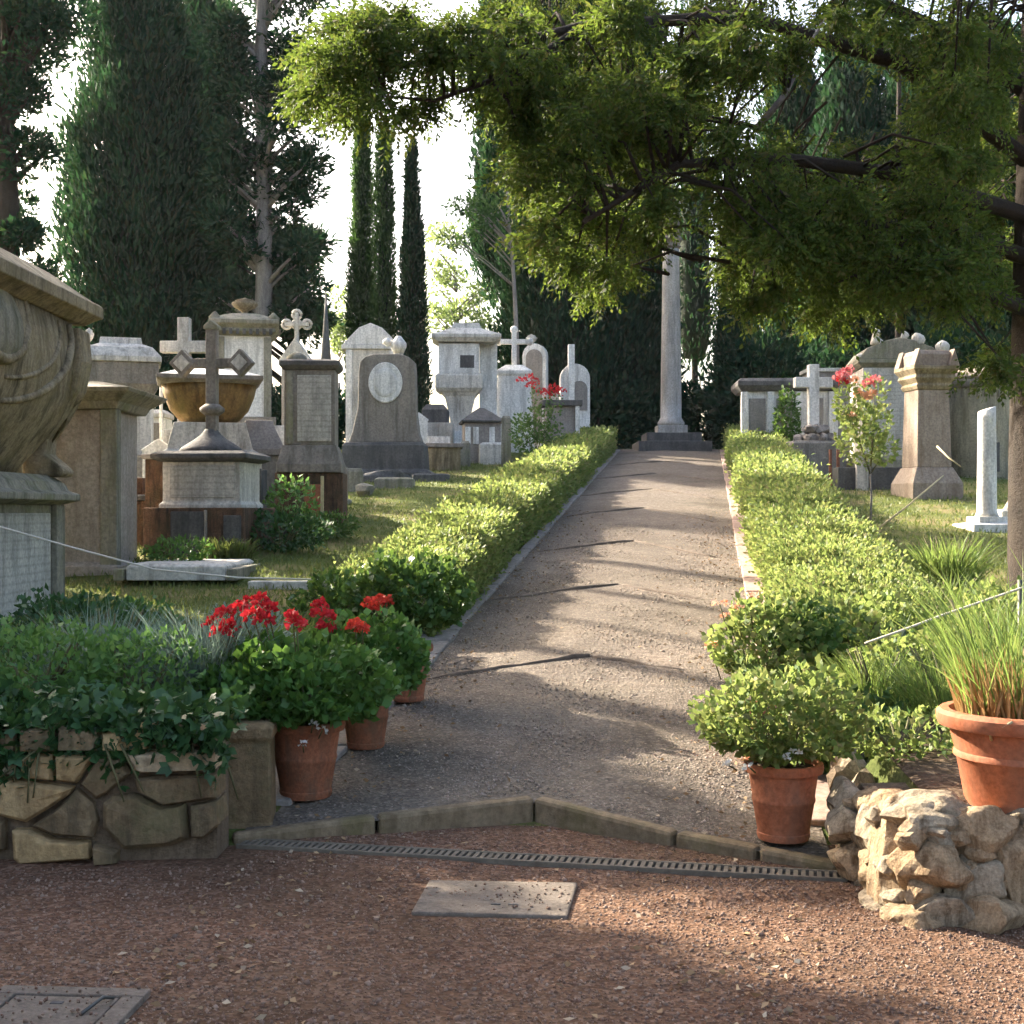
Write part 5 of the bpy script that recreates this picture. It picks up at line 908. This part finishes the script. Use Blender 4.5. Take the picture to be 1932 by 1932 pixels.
B0 = (PX(862, 62), 62, float(Hg(PX(862,62),62))); clump_tree('broadleaf_tree', 'pale feathery broadleaf tree in the gap beyond the white shrine', B0[0], 62, 8.5, .2, clumps_in(R4, B0, 62, [(845,500,36,90,14,.6),(895,570,26,46,8,.55),(830,610,28,40,6,.6),(912,620,24,20,5,.55)]), 90, .24, .12, 'pale_leaf', 'barkg', 35)
B0 = (PX(640, 60), 60, float(Hg(PX(640,60),60))); clump_tree('broadleaf_tree', 'small pale broadleaf tree left behind the three slim cypresses', B0[0], 60, 5.5, .16, clumps_in(R4, B0, 60, [(642,590,24,44,7,.5),(650,650,26,30,5,.55)]), 80, .24, .12, 'pale_leaf', 'barkg', 36)
B0 = (PX(982, 35.5), 35.5, float(Hg(PX(982,35.5),35.5))); clump_tree('thin_tree', 'thin bare leaning trunk against the sky above the lobed cross', B0[0], 35.5, 7.4, .09, clumps_in(R4, B0, 35.5, [(905,395,50,28,8,.34),(880,440,40,20,4,.28),(960,400,30,40,4,.35)]), 80, .16, .05, 'cyp2', 'barkg', 37, (-.35, 0))
B0 = (PX(1695, 30), 30, float(Hg(PX(1695,30),30))); clump_tree('thin_tree', 'thin dark trunk rising against the sky behind the panelled tomb', B0[0], 30, 12.5, .09, clumps_in(R4, B0, 30, [(1660,60,40,60,6,.4),(1720,300,30,40,4,.35),(1680,380,30,60,5,.4)]), 110, .17, .055, 'cyp', 'bark', 38)
for u, D, w, lab in ((1130,37.5,1.5,'dark clipped shrub mass at the head of the shaded hedge'),(1215,39.5,1.3,'dark shrub directly behind the column'),(1335,38.5,1.4,'dark shrub just right behind the column'),(1440,36.5,1.6,'dark shrub behind the end of the long chest tomb'),(1590,38,1.8,'dark shrub behind the white latin cross'),(1800,33,2.0,'dark shrub between the panelled tomb and the drum tomb'),(560,36,1.4,'dark shrub filling the gap behind the gothic cross')):
    x = PX(u, D); z = float(Hg(x, D)); t = thing('evergreen_shrub', lab, 'shrub', (x, D, z)); Rr = np.random.default_rng(u); m = MB(); m.tube([(0,0,-.1),(0,0,1.2)], [.12,.05], 6); m.build('trunk', M['bark'], t, True); hh = 1.9 if u not in (1590,1800,1440) else 2.9
    if u == 560: hh = 1.6
    o = obj('crown', qmesh('crown', dome(Rr, (0,0,hh*.45), (w,w*.7,hh*.62), 3600, .24, .1, .8)), M['cyp'], t); o['kind'] = 'stuff'

# trees standing outside the picture on the sun side: they shade the forecourt and throw the bands across the path
G = 'cypresses beyond the left edge of the picture'
SH = [(-9.2, 10.5, 1.0, 'first'), (-9.6, 6.6, .95, 'second'), (-9.0, 3.2, .95, 'third'), (-13.2, 11.6, 1.05, 'fourth')]
for k, (x, y, sc, wd) in enumerate(SH):
    lab = f'dense cypress out of frame at the left, {wd} of the row'
    if k == 0: cypress(lab, x, y, 15.5, 1.75, 15000, .36, .11, 'cyp', 'fat', 41, .02, group=G); first_sh = lab
    else: cypress(lab, x, y, 15, 1.7, 0, copy_of=first_sh, seed=k, group=G, sc=sc)
cypress('short plump cypress out of frame standing in front of the row', -10.2, 15.4, 7.6, 1.0, 8000, .3, .09, 'cyp', 'fat', 61, .0, group=G)
for k, (x, y, h, r, lab) in enumerate(((-14, 22.4, 16, .2, 'bare trunk out of frame between two taller trunks'), (-14, 25.5, 16, .17, 'slim bare trunk out of frame near the forked tree'), (-14, 21.0, 17, .36, 'tall straight bare trunk out of frame beyond the great sarcophagus'), (-14, 23.8, 16, .09, 'slender sapling trunk out of frame left of the forked tree'), (-13.5, 27.1, 17, .24, 'thick bare trunk out of frame next to the forked tree'))):
    B0 = (x, y, float(Hg(x, y))); clump_tree('pine_tree', lab, x, y, h, r, [(R4.normal()*1.2, R4.normal()*1.2, h+R4.uniform(-.8,1.2), .7) for _ in range(12)], 160, .2, .07, 'cyp', 'barkg', 50+k)

# the near tree whose boughs hang over the picture
TB = np.array([4.46, 11.0, float(Hg(4.46, 11.0))-.05]); R5 = np.random.default_rng(77)
nt_ = thing('overhanging_conifer', 'old conifer with dark trunk at the right edge and boughs hanging over the path', 'tree', tuple(TB))
m = MB(); pts = [(0,0,-.3),(.0,0,.3),(-.03,.02,1.6),(-.02,0,3.2),(.03,.05,5),(.05,0,7),(.0,0,9.5)]; m.tube(pts, [.46,.36,.31,.29,.26,.22,.12], 14); m.build('trunk', M['bark'], nt_, True)
LIMB = [[(1975,330,11),(1700,120,10.6),(1400,30,10.2),(1100,50,9.8),(850,110,9.6),(610,150,9.4)], [(1975,420,11),(1700,330,10.4),(1480,300,9.8),(1280,310,9.3),(1100,420,8.9)], [(1975,500,11),(1780,430,10.6),(1560,420,10.1),(1420,500,9.8)],
        [(1975,200,11),(1780,60,11.4),(1560,-40,11.8),(1300,-80,12.0),(1000,-60,12)], [(1975,600,11),(1830,540,10.4),(1640,560,9.8)], [(1975,100,11),(1950,-60,9.5),(1800,-150,8.5),(1500,-120,8)], [(1430,240,9.9),(1480,180,9.9),(1530,80,10),(1575,0,10.1)],
        [(1975,250,11),(2200,100,11.5),(2500,60,12)], [(1975,450,11),(2150,380,9.5),(2350,420,8.8)], [(1100,50,9.8),(960,140,9.5),(820,190,9.3),(710,180,9.2)]]
limb_pts = []
for L_ in LIMB:
    P = [np.array(W3(*p)) - TB for p in L_]; k = len(P); r0 = .075 if L_[0][0] > 1900 else .03
    MB().tube([tuple(p) for p in P], [r0*(1-.8*i/(k-1)) for i in range(k)], 7).build('bough', M['barkg' if L_[0][0] == 1430 else 'bark'], nt_, True)
    for i in range(k-1):
        for f in np.linspace(0, 1, 8, endpoint=False): limb_pts.append(P[i]*(1-f)+P[i+1]*f)
limb_pts = np.array(limb_pts)
CAN = [(600,140,45,40,5),(665,100,65,46,7),(700,165,60,36,5),(800,170,40,36,3),(800,50,130,50,12),(690,20,70,30,5),(980,60,150,60,14),(1090,170,150,90,16),(1080,310,110,90,14),(1075,430,85,80,12),(1130,505,60,36,6),(1200,290,90,110,12),(960,190,40,60,5),
       (1280,90,130,80,12),(1320,220,110,80,11),(1440,340,110,80,12),(1420,420,70,66,8),(1420,515,50,46,6),(1530,400,100,80,11),(1560,465,95,60,9),(1580,565,45,34,4),(1480,80,70,50,5),(1640,450,110,80,12),(1640,330,60,70,6),(1770,445,110,90,13),(1820,230,70,130,12),(1760,340,60,70,6),(1800,530,110,50,9),(1840,400,50,130,8),(1900,665,36,24,3),(1790,60,110,60,10),(1830,60,50,70,5),(1640,20,80,30,6),(1215,390,24,50,3),(1300,20,160,40,8)]
SPR = [spray(R5, 17, .27, .066, .022, .5) for _ in range(5)]; Qs = []; tw = MB()
def add_clump(c, rad, ns):
    j = np.argmin(np.linalg.norm(limb_pts - c, axis=1)); a = limb_pts[j]; dl = np.linalg.norm(a-c); a = a if dl < .9 else c+(a-c)*.9/dl; mid = (a+c)/2 + np.array([0,0,.12]); tw.tube([tuple(a), tuple(mid), tuple(c)], [.016,.011,.005], 4)
    d, p = shell(R5, ns); P = c + p*rad*np.where(R5.random(ns) < .2, 1.6, 1)[:,None]*np.array([1.15,1.15,1.0])*R5.uniform(.15,1,ns)[:,None]**.5 - d*.1; D = d*np.array([.7,.7,.5]) + np.array([-.2,0,-.75]) + R5.normal(size=(ns,3))*.3
    for q in range(5):
        s_ = slice(q, None, 5); Qs.append(scatter(SPR[q], P[s_], D[s_], R5.uniform(.6,1.15,len(P[s_])), R5))
for (u, v, ru, rv, k) in CAN:
    for _ in range(int(k*1.25)):
        a, q = R5.uniform(0, 6.28), math.sqrt(R5.random()); D = R5.uniform(8.7, 11.6) if u > 900 else R5.uniform(8.9, 10.2)
        add_clump(np.array(W3(u+ru*q*math.cos(a), v+rv*q*math.sin(a), D)) - TB, R5.uniform(.13, .25), int(R5.integers(24, 38)))
for (u, v, ru, rv, k) in ((1720,460,190,95,34),(1830,330,60,130,10),(1480,420,120,80,10),(1250,150,200,90,10)):
    for _ in range(k):
        a, q = R5.uniform(0, 6.28), math.sqrt(R5.random()); add_clump(np.array(W3(u+ru*q*math.cos(a), v+rv*q*math.sin(a), R5.uniform(11.6, 13.6))) - TB, R5.uniform(.25, .4), 34)
for _ in range(110):     # the mass of the crown above the frame
    add_clump(np.array(W3(R5.uniform(950, 1900), R5.uniform(-420, -40), R5.uniform(10.5, 14))) - TB, R5.uniform(.45, .7), 44)
for k in range(60):      # the crown goes on above and beyond the frame
    a = R5.uniform(0, 6.28); q = R5.uniform(1, 4.5); add_clump(np.array([q*math.cos(a)+.6, q*math.sin(a)*.8+.5, R5.uniform(5.6, 9.5)]), R5.uniform(.5,.8), 40)
tw.build('twigs', M['bark'], nt_, True)['kind'] = 'stuff'
c = obj('crown', qmesh('crown', np.concatenate(Qs)), M['canopy'], nt_); c['kind'] = 'stuff'

# ------------------------------------------------------------------ hazy morning air
hb = MB().box(-70, 70, -20, 110, -3, 24).build('haze', None); tag(hb, 'thin bright haze hanging among the trees', None, kind='stuff')
hm = bpy.data.materials.new('haze_air'); hm.use_nodes = True; hn = hm.node_tree; hn.nodes.clear()
ho = hn.nodes.new('ShaderNodeOutputMaterial'); hv = hn.nodes.new('ShaderNodeVolumePrincipled'); hv.inputs['Color'].default_value = (.92,.97,1,1); hv.inputs['Density'].default_value = .00018; hv.inputs['Anisotropy'].default_value = .2
hn.links.new(hv.outputs[0], ho.inputs['Volume']); hb.data.materials.append(hm)
